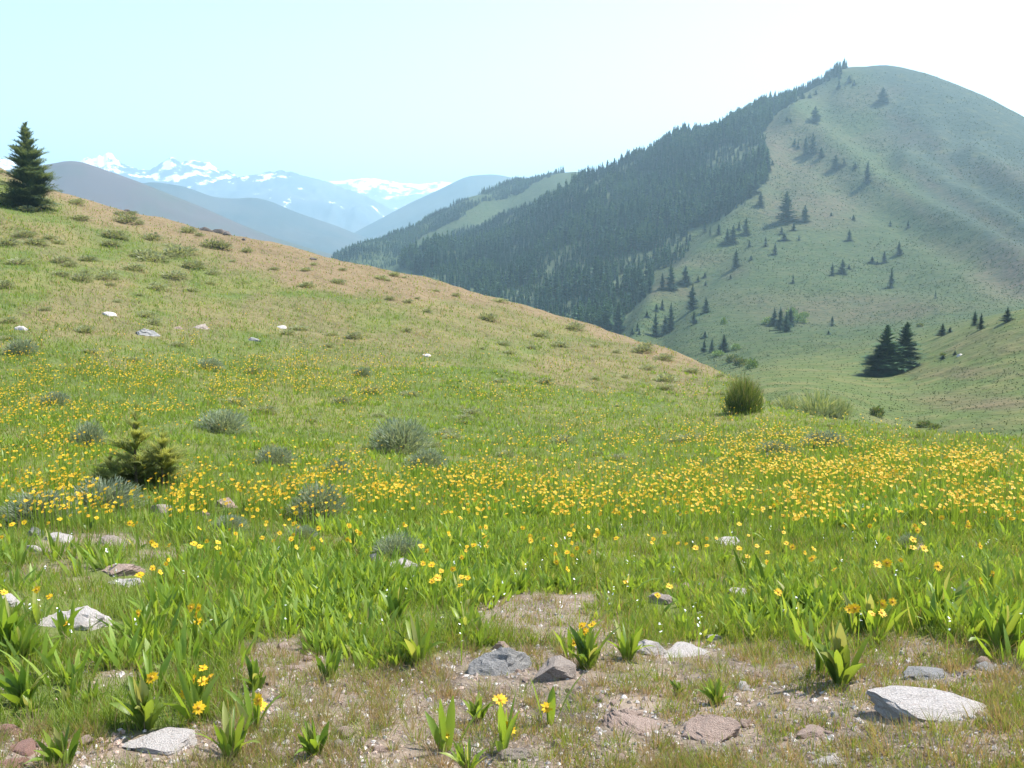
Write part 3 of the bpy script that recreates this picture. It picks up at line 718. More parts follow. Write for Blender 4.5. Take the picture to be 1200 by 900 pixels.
for px, py, w, h, lab in [
 (372,607,72,40,'grey green sagebrush in the middle of the near meadow, rounded'),(466,655,64,30,'flat sagebrush right behind the small white rocks in the meadow'),
 (470,528,76,38,'large pale sagebrush in the middle distance of the meadow'),(105,523,38,28,'blue grey sagebrush just left of the young fir'),
 (45,612,84,34,'wide sagebrush at the left edge below the young fir'),(120,596,86,32,'wide sagebrush spreading at the foot of the young fir'),
 (262,505,60,24,'sagebrush to the right of and behind the young fir'),(322,545,48,22,'sagebrush between the young fir and the large pale one'),
 (395,556,30,20,'small dark sagebrush below the large pale one'),(500,548,50,22,'sagebrush just right of and below the large pale one'),
 (965,524,56,18,'pale sagebrush among dense yellow flowers near the brow'),(908,532,44,15,'low sagebrush left of the pale one near the brow'),
 (66,474,30,14,'little dark sagebrush at the left edge above the flowers'),(1068,642,30,16,'small sagebrush behind a pink stone in the right meadow'),
 (270,620,40,16,'low sagebrush beside the pale pink rock'),(355,630,34,14,'low dry sagebrush just below the rounded one'),
 (245,433,36,13,'sagebrush at the foot of the tan slope'),(425,440,24,10,'small sagebrush on the tan slope above the meadow'),
 (25,415,34,16,'bushy sagebrush at the left edge of the tan slope')]:
    o = shrub('sagebrush', px, py, w*1.05, h*1.2, SAGE_N[int(px) % 4], lab, 'sagebrush', 'sagebrush bushes in the meadow')
    rs = math.hypot(o.location.x, o.location.y); placed_rocks.append((o.location.x, o.location.y, w*rs/f*.42, w*rs/f*.42, rs, .05))
n = 0
for _ in range(900):
    px = RNG.uniform(-5, 1000); e = RNG.uniform(3, 200)**1.0; py = brow_py(px)+e
    dens = .5*ell(px, py, 150, 290, 190, 55)+.35*(e < 45)*(px > 330)+.22*(py < 420)+.5*ell(px, py, 790, 430, 90, 30)+.3*ell(px, py, 330, 500, 260, 40)+.12
    if RNG.random() > dens*.75 or py > 560: continue
    rsc = np.interp(py, [220, 300, 400, 560], [.8, .95, 1.2, 1.5]); w = RNG.uniform(8, 24)*rsc*(1+.6*float(ell(np.array(px), np.array(py), 110, 285, 170, 50)))
    if shrub('sagebrush', px, py, w, w*RNG.uniform(.22, .4), SAGE_F[n % 5], 'low grey green sagebrush dotted over the left hillside', 'sagebrush', 'sagebrush scattered over the left hillside'): n += 1
    if n >= 150: break
# round twiggy bush on the brow
x, y, z, r = spot(871, 484); k = r/f
b = dome(601, 3800, 22*k, 38*k, .012, 11*k, .35, .2, 1.2, .0, .75, 2); 
tw = dome(602, 500, 22*k, 42*k, .010, 12*k, .4, .8, .9, .6, 1.0, 2)
b.add(np.vstack(tw.V), np.vstack(tw.F), np.concatenate(tw.t)); bs = Bag(); stems(bs, 20*k, 34*k, 24, 5, 0, .010)
t = bpy.data.objects.new('bush', None); COL.objects.link(t); t.location = (x, y, z-.02); tag(t, 'round dark green twiggy bush alone on the brow of the meadow', 'bush')
link('crown', b.mesh('crown', [M_bush]), t); link('stem', bs.mesh('stem', [M_bark]), t)
# pale airy shrubs right of it and bushes in the valley
PALE = dome(610, 420, .5, .75, .03, .30, .35, .3).mesh('pale_shrub', [M_pale])
for px, py, w, h, lab in ((958,486,46,34,'pale airy shrub just right of the round twiggy bush'),(985,488,30,26,'smaller pale airy shrub behind the flowery brow'),(925,478,34,18,'low pale shrub at the foot of the gully')):
    shrub('pale_shrub', px, py, w, h, PALE, lab, 'shrub', 'pale shrubs behind the brow', (1.0, 1.0), 0)
GRN = [dome(620+q, 380, .5, .8, .09, .16, .7, .45, 1.2).mesh('shrub', [M_shrub]) for q in range(3)]
DRK = [dome(630+q, 380, .5, .8, .09, .18, .6, .4, 1.2).mesh('shrub', [M_bush]) for q in range(2)]
for px, py, w, h, g, lab in ((900,380,16,12,GRN[0],'light green shrub at the left of the conifer thicket'),(936,378,18,14,GRN[1],'light green shrub at the right of the conifer thicket'),(928,370,16,12,GRN[2],'light green shrub behind the conifer thicket'),(942,371,12,8,GRN[0],'low light green shrub at the far right of the thicket'),
 (848,380,8,11,GRN[1],'small round leafy tree casting a shadow on the slope'),(868,429,18,14,DRK[0],'grey brown shrub in the gully behind the brow'),(881,432,16,15,GRN[2],'bright green shrub in the gully behind the brow'),(858,424,16,12,DRK[1],'dark shrub in the gully under the conifer row'),(842,417,16,9,GRN[0],'low shrub under the broad conifer of the row'),
 (862,410,12,10,GRN[1],'green shrub right of the broad conifer of the row'),(1028,488,17,16,DRK[0],'dark upright shrub on green grass behind the brow'),(1084,500,20,9,DRK[1],'low dark shrub on the knoll above the flowery brow'),(1096,502,14,7,DRK[0],'low dark shrub beside another on the knoll'),
 (1078,383,8,6,DRK[1],'small dark shrub behind the twin conifers'),(1105,417,8,5,DRK[0],'small dark shrub beside the white stone on the knoll')):
    shrub('leafy_tree' if 'tree' in lab and 'round leafy' in lab else 'shrub', px, py, w, h, g, lab, 'tree' if 'leafy tree' in lab else 'shrub', 'shrubs in the valley', (1.0, 1.0), 40)
# brush covering the far hillsides
n = 42000
px = U(720, 1215, n); py = U(85, 512, n)
px[:4000] = U(420, 720, 4000); py[:4000] = U(200, 330, 4000)
x, y, z, r = ground_at(px, py, 0)
ok = ~np.isnan(r) & ~is_near(px, np.nan_to_num(r)) & (r < 1400) & ~inside(px, py, FOREST)
ok &= RNG.random(n) < np.interp(np.nan_to_num(r), [60, 150, 300], [.5, .7, 1])
ok &= RNG.random(n) < np.clip(.25+.9*(fbm(x*.03, y*.03, 3, 91)-.35)*2, .05, 1)
x, y, z, r = x[ok], y[ok], z[ok], r[ok]; n = len(x)
bag = Bag()
for k in range(5):
    sz = np.clip(r*.0014, .12, 1.0)*U(.45, 1.1, n)
    base = np.stack([x+U(-.3, .3, n)*sz, y+U(-.3, .3, n)*sz, z-.05*sz], 1); th = U(.1, 1.0, n)
    put(bag, base, U(0, 6.28, n), sz*.75, sz*.55, th, th+.5, np.clip(U(0, 1, n), 0, 1), 1, [1, .5])
tag(link('hillside_brush', bag.mesh('hillside_brush', [M_brush])), 'low grey green brush speckling the far hillsides', 'brush', kind='stuff')

# ------------------------------------------------------------------ rocks
def rock_mesh(seed, kind, sub=4, cuts=9, flat=1.0):
    rg = np.random.default_rng(seed); bm = bmesh.new(); bmesh.ops.create_icosphere(bm, subdivisions=sub, radius=1.0)
    V = np.array([v.co[:] for v in bm.verts]); F = np.array([[v.index for v in fc.verts] for fc in bm.faces]); bm.free()
    for k in range(cuts):
        n = rg.normal(size=3); n[2] = abs(n[2])*.7; n /= np.linalg.norm(n); d = rg.uniform(.38, .72)
        s = V@n; V = V-np.where(s > d, s-d, 0)[:, None]*n
    n1 = fbm(V[:, 0]*2.3+V[:, 2]*1.7+seed, V[:, 1]*2.3-V[:, 2]*1.1, 5, seed)-.5
    n2 = ridged(V[:, 0]*3.1-V[:, 2]*2.2+seed, V[:, 1]*3.1+V[:, 2]*4.0, 4, seed+3)-.6
    n3 = np.abs(fbm(V[:, 0]*1.6+seed, V[:, 1]*1.2+V[:, 2]*5.5, 3, seed+7)-.5); V = V*(1.06+.34*n1+.16*n2-.12*np.exp(-(n3/.035)**2))[:, None]
    V[:, 2] = np.maximum(V[:, 2], -.6)
    return build_mesh('rock', V, [F], [M_rock[kind]], None, None, sub < 4)
ROCKS = [
 (1080,846,114,30,'white','largest smooth white rock, lying at the lower right'),(840,872,92,36,'pink','grey pink flat rock at the bottom, left of the large white one','pink'),
 (745,860,82,22,'pink','flat pink slab in the bare soil at the bottom middle'),(578,802,86,50,'grey','dark grey cracked rock, left half of the central pair'),
 (655,810,76,54,'brown','brown angular rock, right half of the central pair'),(587,770,32,26,'pink','small pinkish rock just behind the central pair'),
 (762,772,50,20,'white','pale flat rock behind the flat pink slab'),(808,772,76,16,'white','long low pale slab right of the central pair'),
 (838,752,24,11,'white','small pale rock above the long low slab'),(93,745,84,34,'white','white weathered slab at the left edge of the meadow'),
 (8,714,38,20,'white','white rock cut off by the left edge'),(186,884,96,32,'white','pale flat rock at the bottom left among leaves'),
 (8,868,28,26,'red','reddish brown rock cut off at the bottom left edge'),(26,886,34,14,'red','flat reddish rock at the bottom left corner'),
 (12,902,40,14,'red','reddish slab in the bottom left corner, cut by the frame'),(780,716,34,26,'brown','brown block half hidden in the grass right of centre'),
 (604,895,50,24,'brown','brown and pale rock at the bottom edge under yellow flowers'),(1086,800,62,20,'grey','grey flat rock just behind the largest white one'),
 (1152,790,26,16,'grey','small grey rock at the right, behind the white one'),(956,866,38,15,'pink','small pinkish rock between the two big bottom rocks'),
 (972,902,46,16,'white','white rock cut off by the bottom edge'),(64,638,32,14,'white','flat whitish rock on the left among flowers'),
 (38,652,16,20,'white','small bright white rock on the left'),(42,634,24,20,'grey','grey rock behind the small bright white one'),
 (128,644,38,20,'brown','grey pink rock in the left meadow, blocky'),(140,676,60,14,'pink','flat pink slab in grass on the left, upper of two'),
 (148,690,48,14,'white','flat pale slab in grass on the left, lower of two'),(264,600,32,20,'pink','pale pink rock below the young fir, to its right'),
 (238,607,22,12,'pink','small pink rock next to the pale pink one'),(190,605,38,18,'brown','brownish rock below the young fir, mostly in grass'),
 (440,662,24,16,'white','bright white rock in front of the flat sagebrush, left of two'),(472,668,42,16,'white','long white rock in front of the flat sagebrush, right of two'),
 (331,763,22,11,'pink','small pink rock in thin grass on the left'),(345,790,32,14,'pink','pink rock in thin grass below the small one'),
 (872,697,36,9,'white','thin pale slab in the right meadow'),(803,692,16,10,'pink','small pink rock in grass above the brown block'),
 (1070,648,28,11,'pink','pink stone in front of a small sagebrush on the right'),(853,640,40,9,'white','low pale slab in flowers right of the middle'),
 (740,842,34,14,'pink','small pale pink rock above the flat pink slab'),(690,752,18,9,'pink','small rock under the yellow flower clump in the middle'),
 (885,795,24,10,'pink','small pink rock in bare soil right of the long slab'),(445,884,26,12,'pink','small pink rock on bare soil at the bottom'),
 (130,372,17,8,'white','pale rock on the tan left slope, highest of them'),(170,396,30,14,'grey','dark grey rock on the tan left slope'),
 (24,389,17,9,'white','whitish rock on the tan slope at the left edge'),(330,386,15,6,'white','single pale rock right of the others on the tan slope'),
 (296,402,16,9,'grey','small dark rock on the tan slope below the pale one'),(236,387,22,7,'brown','low brown rock between others on the tan slope'),
 (209,387,9,6,'pink','tiny pale rock on the tan slope'),(500,419,12,5,'white','tiny white rock on the middle slope'),
 (240,268,18,9,'dark','left rock of the dark outcrop on the hill crest'),(254,271,20,11,'dark','biggest rock of the dark outcrop on the hill crest'),(266,274,16,8,'dark','right rock of the dark outcrop on the hill crest'),
 (150,228,9,6,'dark','small dark rock on the crest right of the spruce'),(286,283,7,5,'dark','lone small dark rock on the crest past the outcrop'),(366,306,8,6,'dark','dark rock on the crest in the middle of the slope'),
 (1125,418,8,4,'white','small white stone on the right knoll')]
for i, it in enumerate(ROCKS):
    px, py, w, h, kd, lab = it[:6]
    x, y, z, r = spot(px, py-h*.32, 0, px < 800 or py > 540)
    W = w*r/f*1.05; dep = W*random.uniform(.6, .75); H = max(h*r/f*1.0, .02)
    o = link('rock', rock_mesh(331 if i == 0 else 40+i, kd, 4 if w > 20 else 3, 3 if i == 0 else 12+i % 6), None, (x, y, z+H*.10), (random.uniform(.08, .3), random.uniform(-.1, .1), random.uniform(-.35, .35)))
    o.scale = (W*.60, dep*.62, H*.50); tag(o, lab, 'rock', 'rocks lying in the meadow')
    placed_rocks.append((x, y, W*.55, dep*.6, r, H))
def clear_of_rocks(x, y, reach=1.0):
    """nothing grows through a rock, and little right in front of it"""
    ok = np.ones(len(x), bool)
    for rx, ry, a, b_r, rd, hh in placed_rocks:
        ux, uy = rx/rd, ry/rd; dx, dy = x-rx, y-ry
        al = dx*ux+dy*uy; ac_ = dx*uy-dy*ux
        front = b_r*.9+hh*1.2*reach
        ok &= (ac_/(a*1.02))**2+np.where(al < 0, al/front, al/b_r)**2 > 1
    return ok
ST = [rock_mesh(150+k, ('pink', 'white', 'brown', 'pink', 'pink')[k], 2, 9) for k in range(5)]
n = 0
for _ in range(3000):
    px, py = RNG.uniform(-10, 1210), RNG.uniform(640, 915)
    if RNG.random() > .06+bare_mask(np.array(px), np.array(py)): continue
    x, y, z, r = spot(px, py); s = RNG.uniform(.007, .022)*(1 if RNG.random() < .85 else 2.0)
    o = link('stone', ST[n % 5], None, (x, y, z+s*.15), (RNG.uniform(-.4, .4), RNG.uniform(-.4, .4), RNG.uniform(0, 6)))
    o.scale = (s, s*RNG.uniform(.6, 1), s*RNG.uniform(.4, .7)); tag(o, 'small pale stone lying loose on the bare soil', 'stone', 'small stones on the bare soil'); n += 1
    if n >= 285: break
# pebbles
n = 13000
px, py = U(-20, 1220, n), U(690, 960, n); x, y, z, r = ground_at(px, py)
k = RNG.random(n) < .08+bare_mask(px, py); x, y, z = x[k], y[k], z[k]; n = len(x)
oc = np.array([(1,0,0),(-1,0,0),(0,1,0),(0,-1,0),(0,0,1),(0,0,-1)], float); of = np.array([(0,2,4),(2,1,4),(1,3,4),(3,0,4),(2,0,5),(1,2,5),(3,1,5),(0,3,5)])
s = (.003+.012*RNG.random(n)**3)[:, None, None]*RNG.uniform(.6, 1.3, (n, 6, 1))
V = oc[None]*s*np.array([1, 1, .7]); c, sn = np.cos(x*99), np.sin(x*99)
V = np.stack([V[..., 0]*c[:, None]-V[..., 1]*sn[:, None], V[..., 0]*sn[:, None]+V[..., 1]*c[:, None], V[..., 2]], -1)+np.stack([x, y, z+.002], 1)[:, None]
F = (of[None]+(np.arange(n)*6)[:, None, None]).reshape(-1, 3); pm = RNG.integers(0, 3, n)
me = build_mesh('pebbles', V.reshape(-1, 3), [F], [M_rock['pink'], M_rock['white'], M_rock['brown']], [np.repeat(pm, 8)], None, False)
tag(link('pebbles', me), 'gravelly pebbles strewn over the bare soil in front', 'pebbles', kind='stuff')

# ------------------------------------------------------------------ broad-leaved plants and yellow flowers
LPROF = [.3, .68, 1.0, .98, .72, .10]
def leaf_clump(seed, n, L, W, spread=.75, nseg=5, bag=None, fold=.35, base_r=.04):
    rg = np.random.default_rng(seed); bag = bag or Bag()
    ph = rg.uniform(0, 6.283, n); q = rg.uniform(0, 1, n)
    base = np.stack([np.sin(ph)*base_r*q, np.cos(ph)*base_r*q, np.full(n, -.01)], 1)
    t0 = .04+q*spread*.42+rg.uniform(-.12, .12, n)
    put(bag, base, ph+rg.uniform(-.3, .3, n), L*rg.uniform(.4, 1.1, n), W*rg.uniform(.65, 1.2, n), t0, t0+rg.uniform(-.1, .6, n)*(.3+q)+(rg.random(n) < .15)*.8, np.clip(rg.normal(.5, .26, n), 0, 1), nseg,
        np.interp(np.linspace(0, 1, nseg+1), np.linspace(0, 1, 6), LPROF), fold, twist=rg.uniform(-1.3, 1.3, n))
    return bag
def flower_head(bag, c, nrm, rad, rg, npet=13, m0=0, m1=1):
    nrm = np.array(nrm, float); nrm /= np.linalg.norm(nrm)
    a = np.cross(nrm, [.2, .1, 1.0]); a /= np.linalg.norm(a)+1e-9; b = np.cross(nrm, a); c = np.array(c, float)
    for k in range(npet):
        t = k/npet*6.283+rg.uniform(-.12, .12); d = np.cos(t)*a+np.sin(t)*b; s = np.cross(nrm, d)
        l = rad*rg.uniform(.85, 1.1); up = rg.uniform(-.15, .3)*l; w = rad*.27
        V = np.array([c+d*rad*.2-s*w*.5, c+d*rad*.2+s*w*.5, c+d*l*.65+s*w*.75+nrm*up*.5, c+d*l+nrm*up*.8, c+d*l*.65-s*w*.75+nrm*up*.5])
        ti = rg.uniform(.2, 1); bag.add(V, [[0, 1, 2, 4]], ti, m0); bag.add(V, [[4, 2, 3]], ti, m0)
    k = np.arange(8)/8*6.283; V = [c+nrm*rad*.22]+[c+(np.cos(q)*a+np.sin(q)*b)*rad*.2+nrm*rad*.14 for q in k]+[c+(np.cos(q)*a+np.sin(q)*b)*rad*.3-nrm*rad*.03 for q in k]
    V = np.array(V); i = np.arange(8); j = (i+1) % 8
    bag.add(V, np.stack([np.zeros(8, int), 1+i, 1+j], 1), .5, m1); bag.add(V, np.stack([1+i, 9+i, 9+j, 1+j], 1), .5, m1)
def head_mesh(seed, rad=.027, npet=13):
    b = Bag(); flower_head(b, (0, 0, 0), (0, 0, 1), rad, np.random.default_rng(seed), npet); return b.mesh('flower_head', [M_petal, M_disc], False)
HEADS = [head_mesh(700+k, .018+.002*(k % 3), 11+k % 4) for k in range(6)]
CLUMP = [leaf_clump(720+k, 13+2*(k % 4), .24+.02*(k % 3), .034+.004*(k % 4), .7+.1*(k % 3)).mesh('leafy_plant', [M_leaf]) for k in range(8)]
def copy_label(o): return o
def leafy(px, py, hpx, me, label, group):
    x, y, z, r = spot(px, py)
    s = hpx*r/f/.265
    o = link('leafy_plant', me, None, (x, y, z), (0, 0, random.uniform(0, 6.28)), (s, s, s*1.05)); tag(o, label, 'leafy plant', group); return o
BIG = [leaf_clump(760+k, 20+3*k, .26, .040+.006*k, .8).mesh('leafy_plant', [M_leaf]) for k in range(4)]
G1 = 'broad-leaved plants in the meadow'
for px, py, h, q, lab in [(270,888,62,0,'large leafy plant at the bottom left, right of the pale flat rock'),(75,898,48,1,'leafy plant at the bottom left corner, between red rocks and pale rock'),
 (6,765,66,2,'tall leafy clump at the left edge, in front of the white slab'),(22,778,48,1,'tall leafy clump beside the white slab, right of the edge one'),(172,852,62,3,'leafy plant left of the yellow flower clump at lower left'),
 (490,775,62,0,'dense leafy clump left of centre, above the central rocks'),(462,730,46,1,'leafy clump above and left of the dense one'),(985,800,72,3,'biggest dark leafy plant, alone left of the white rock'),
 (690,782,50,2,'leafy plant right behind the central rock pair'),(735,772,46,0,'leafy plant between the central rocks and the pale flat rock'),(385,795,38,1,'leafy plant in thin grass left of the central rocks'),
 (300,808,40,2,'leafy plant above the large bottom left one'),(560,845,34,3,'small leafy plant below the grey rock'),(548,905,44,0,'leafy plant cut by the bottom edge, left of the brown rock'),
 (370,885,44,1,'thin leafy plant right of the large bottom left one'),(930,720,44,2,'leafy clump under flowers in the right meadow'),(1020,740,44,3,'leafy clump in the right meadow, above the biggest dark plant'),
 (1100,722,52,0,'leafy clump at the right, near the edge'),(1170,760,56,1,'tall leafy clump at the right edge'),(30,825,50,2,'leafy plant at the left edge above the red rocks'),
 (545,740,40,0,'leafy clump above the central rock pair'),(840,825,30,1,'thin leafy plant in bare soil, above the grey pink rock'),(795,815,20,2,'tiny leafy plant in bare soil right of the brown rock')]:
    leafy(px, py, h, BIG[q], lab, G1)
nL = 23; tries = 0
cand = []
for _ in range(6000):
    px, py = RNG.uniform(-20, 1220), RNG.uniform(575, 850)
    if RNG.random() < bare_mask(np.array(px), np.array(py))*1.2+.02: continue
    if RNG.random() > .25+1.0*sstep(.35, .6, fbm(px*.012, py*.03, 3, 14)): continue
    if px < 380 and py < 720 and RNG.random() < .75: continue
    if RNG.random() > ((py-440)/410.)**-1*.45: continue
    x, y, z, r = spot(px, py)
    if not clear_of_rocks(np.array([x]), np.array([y]), 3.2)[0]: continue
    cand.append((px, py))
    if len(cand) >= 255: break
for px, py in cand:
    h = RNG.uniform(12, 28)*np.interp(py, [575, 650, 720, 850], [.5, .75, 1.0, 1.2])
    leafy(px, py, h, CLUMP[nL % 8], 'bright green broad-leaved plant without flowers, in the near meadow', 'broad-leaved plants without flowers'); nL += 1

FOL = []
for k in range(6): FOL.append([leaf_clump(800+k, 5+k, .21, .03, .8), []])
def wildflower(x, y, z, heads, label, group, leaves=True, seed=0):
    """heads: list of (dx, dy, height, tilt direction)"""
    rg = np.random.default_rng(seed)
    t = bpy.data.objects.new('wildflower', None); COL.objects.link(t); t.location = (x, y, z); tag(t, label, 'wildflower', group)
    b = leaf_clump(seed, rg.integers(4, 9) if leaves else 2, .20 if seed < 1000 else .15, .028, .8, 4)
    for dx, dy, hh, tl in heads:
        ph = np.array([math.atan2(dx, dy+1e-6)]); d = math.hypot(dx, dy); L = math.hypot(d, hh)
        put(b, np.zeros((1, 3)), ph, np.array([L]), np.array([.007]), np.array([math.atan2(d, hh)]), np.array([math.atan2(d, hh)]), .4, 2, [1, .9, .8])
        put(b, np.zeros((1, 3)), ph+1.57, np.array([L]), np.array([.0]), np.array([0.]), np.array([0.]), .4, 1, [1, 1]) if False else None
    link('foliage', b.mesh('foliage', [M_leaf]), t)
    for k, (dx, dy, hh, tl) in enumerate(heads):
        h = link('flower_head', HEADS[(seed+k) % 6], t, (dx, dy, hh), (0.3+.9*rg.random(), .4*rg.normal(), tl), (1.0+.25*rg.random())*(1.0 if seed < 1000 else np.interp(y, [4, 8], [.9, .72])*(.8+.4*rg.random())))
    return t
# clumps of flowers the photo shows clearly: foot of the plant, then each head
KNOWN = [(232,832,[(238,783),(227,797),(238,798),(246,793),(217,813)],'yellow flower clump with five heads at the lower left'),
 (300,855,[(303,820),(305,826)],'twin yellow flowers above the large bottom left plant'),(235,845,[(233,833)],'low single yellow flower below the five-headed clump'),
 (230,760,[(224,712),(233,712),(230,720),(232,728)],'four-headed yellow flower group in the left meadow'),(162,748,[(162,719)],'single yellow flower right of the white slab'),
 (43,730,[(43,691),(58,699)],'two yellow flowers above the white slab'),(5,732,[(5,694)],'yellow flower at the left edge, above the leafy clump'),(78,745,[(78,732)],'yellow flower hanging in front of the white slab'),
 (178,810,[(178,794)],'single yellow flower above the lower left leafy plant'),
 (686,775,[(682,733),(694,732),(685,740)],'three bright yellow flowers behind the central rocks'),(672,770,[(673,753)],'small yellow flower below the three bright ones'),
 (590,880,[(586,820),(597,850),(597,868)],'yellow flowers on tall leaves at the bottom middle'),(521,882,[(521,867)],'orange yellow flower on bare soil at the bottom'),(642,850,[(641,838)],'small orange flower right of the bottom middle plant'),
 (960,790,[(966,760)],'yellow flower on the biggest dark leafy plant'),(1025,745,[(1022,719),(1034,708),(1033,718),(1046,705)],'four yellow flowers in a row in the right meadow'),
 (1000,745,[(996,714),(1002,713)],'two yellow flowers left of the row of four'),(912,722,[(912,694)],'single yellow flower near the thin pale slab'),
 (876,678,[(876,652)],'bright single yellow flower right of the middle'),(899,684,[(899,659)],'orange yellow flower just right of the bright single one'),
 (465,705,[(465,692)],'yellow flower below the white rocks'),(517,690,[(517,669)],'yellow flower right of the white rocks'),(735,700,[(734,682)],'lone yellow flower right of centre'),
 (415,650,[(409,616),(418,622),(422,625)],'bunch of yellow flowers above the white rocks'),(1190,720,[(1190,705)],'yellow flower at the right edge'),(1164,700,[(1164,673),(1151,680)],'two yellow flowers near the right edge'),
 (1080,700,[(1079,698),(1093,688)],'two low yellow flowers in the right meadow')]
for i, (px, py, hs, lab) in enumerate(KNOWN):
    x, y, z, r = spot(px, py)
    hd = []
    for hx, hy in hs:
        a, t = ray(hx, hy); rr_ = r*(1+random.uniform(-.012, .012)); hd.append((rr_*math.sin(a)-x, rr_*math.cos(a)-y, max(EYE+rr_*t-z, .06), random.uniform(-.8, .8)))
    wildflower(x, y, z, hd, lab, 'yellow wildflowers in the near meadow', True, 900+i)
def flower_density(px, py):
    d = .6*ell(px, py, 760, 582, 480, 50, 1.8)+.85*ell(px, py, 1010, 535, 240, 40, 1.0)+.9*ell(px, py, 1080, 560, 200, 50, 1.)
    d = d+.75*ell(px, py, 560, 465, 330, 12, 1.0)+.8*ell(px, py, 875, 487, 85, 9, .8)+1.3*ell(px, py, 140, 440, 250, 46, 1.2)+.35*ell(px, py, 330, 430, 250, 30, 1.2)
    d = d+.55*ell(px, py, 70, 490, 120, 60, 1.)+.28*ell(px, py, 200, 595, 240, 38, 1.)+.35*ell(px, py, 330, 455, 160, 25, 1.)+.35*ell(px, py, 480, 590, 120, 30)
    d = d+.22*sstep(600, 640, py)*(1-sstep(660, 760, py))+.10*(py < 600)+.25*ell(px, py, 690, 510, 120, 30)
    d = d*np.where(py < 420, .35, 1)*np.where(py < brow_py(px)+30, .15, 1)
    return d
gap = lambda px, py: .15+1.1*sstep(.38, .62, fbm(px*.022, py*.055, 3, 33))
n_w = 0
for _ in range(20000):
    px, py = RNG.uniform(-10, 1210), RNG.uniform(568, 760)
    if RNG.random() > .45*flower_density(np.array(px), np.array(py))*gap(px, py): continue
    if RNG.random() < bare_mask(np.array(px), np.array(py)): continue
    x, y, z, r = spot(px, py)
    if not clear_of_rocks(np.array([x]), np.array([y]), 2.2)[0] or (RNG.random() < .85*float(ell(np.array(px), np.array(py), 162, 585, 60, 30))): continue
    k = RNG.integers(1, 5)
    hd = [(RNG.normal(0, .06), RNG.normal(0, .06), RNG.uniform(.16, .30), RNG.uniform(-1, 1)) for _ in range(k)]
    wildflower(x, y, z, hd, 'yellow daisy-like wildflower in the near half of the flowery meadow', 'yellow wildflowers of the near half', True, 1000+n_w); n_w += 1
    if n_w >= 270: break
# the rest of the flowers, farther out
n = 64000
px, py = U(-20, 1220, n), U(330, 632, n); x, y, z, r = ground_at(px, py)
k = ~np.isnan(r); k &= is_near(px, np.nan_to_num(r)) & (RNG.random(n) < .52*flower_density(px, py)*gap(px, py)*(1-.85*ell(px, py, 162, 575, 60, 26)))
x, y, z, r, px, py = (v[k] for v in (x, y, z, r, px, py)); n = len(x)
bag = Bag(); hh = U(.16, .30, n); rad = U(.012, .020, n)*np.interp(r, [8, 40], [.95, 1.55])
c = np.stack([x, y, z+hh], 1); an = U(-1, 1, n)-.3; til = U(.2, 1.1, n)
nrm = np.stack([np.sin(an)*np.sin(til), -np.cos(an)*np.sin(til), np.cos(til)], 1)
a_ = np.cross(nrm, np.array([.3, .2, 1.])); a_ /= np.linalg.norm(a_, axis=1)[:, None]; b_ = np.cross(nrm, a_); ti = U(0, 1, n)
NP = 8
for q in range(NP):
    t = q/NP*6.283+U(-.15, .15, n); d = np.cos(t)[:, None]*a_+np.sin(t)[:, None]*b_; s = np.cross(nrm, d); w = (rad*.36)[:, None]
    rl = rad[:, None]*U(.85, 1.15, n)[:, None]; up = nrm*(rad*U(-.1, .35, n))[:, None]
    V = np.stack([c+d*rl*.15, c+d*rl*.65+s*w*.8+up*.5, c+d*rl+up, c+d*rl*.65-s*w*.8+up*.5], 1).reshape(-1, 3)
    bag.add(V, np.arange(n*4).reshape(-1, 4), np.repeat(ti, 4), 0)
t6 = np.arange(6)/6*6.283
V = (c+nrm*(rad*.12)[:, None])[:, None]+(np.cos(t6)[None, :, None]*a_[:, None]+np.sin(t6)[None, :, None]*b_[:, None])*(rad*.28)[:, None, None]
bag.add(V.reshape(-1, 3), np.arange(n*6).reshape(-1, 6), .5, 1)
put(bag, np.stack([x, y, z], 1), U(0, 6.28, n), hh, np.maximum(.008, r*.0004), np.full(n, .01), np.full(n, .02), .4, 1, [1, .8], m=2)
tag(link('wildflowers', bag.mesh('wildflowers', [M_petal, M_disc, M_leaf], False)), 'countless yellow wildflowers in the far half of the meadow', 'wildflowers', kind='stuff')

n = 260; px, py = U(-10, 1210, n), U(480, 780, n); x, y, z, r = ground_at(px, py)
k = ~np.isnan(r) & is_near(px, np.nan_to_num(r)) & (RNG.random(n) < .4+.5*ell(px, py, 850, 690, 350, 90, 1.)); x, y, z, r = x[k], y[k], z[k], r[k]; n = len(x); bag = Bag()
for q in range(3):
    ph = U(0, 6.28, n); th = U(.2, 1.3, n); bs_ = np.stack([x+U(-.006, .006, n), y+U(-.006, .006, n), z+U(.10, .19, n)], 1)
    put(bag, bs_, ph, U(.006, .013, n), U(.005, .011, n), th, th+.3, .5, 1, [1, .5])
put(bag, np.stack([x, y, z], 1), U(0, 6, n), np.full(n, .16), np.full(n, .004), np.full(n, .03), np.full(n, .05), .5, 1, [1, .8], m=1)
tag(link('white_blossoms', bag.mesh('white_blossoms', [M_white, M_leaf])), 'tiny white blossoms flecked through the meadow', 'blossoms', kind='stuff')

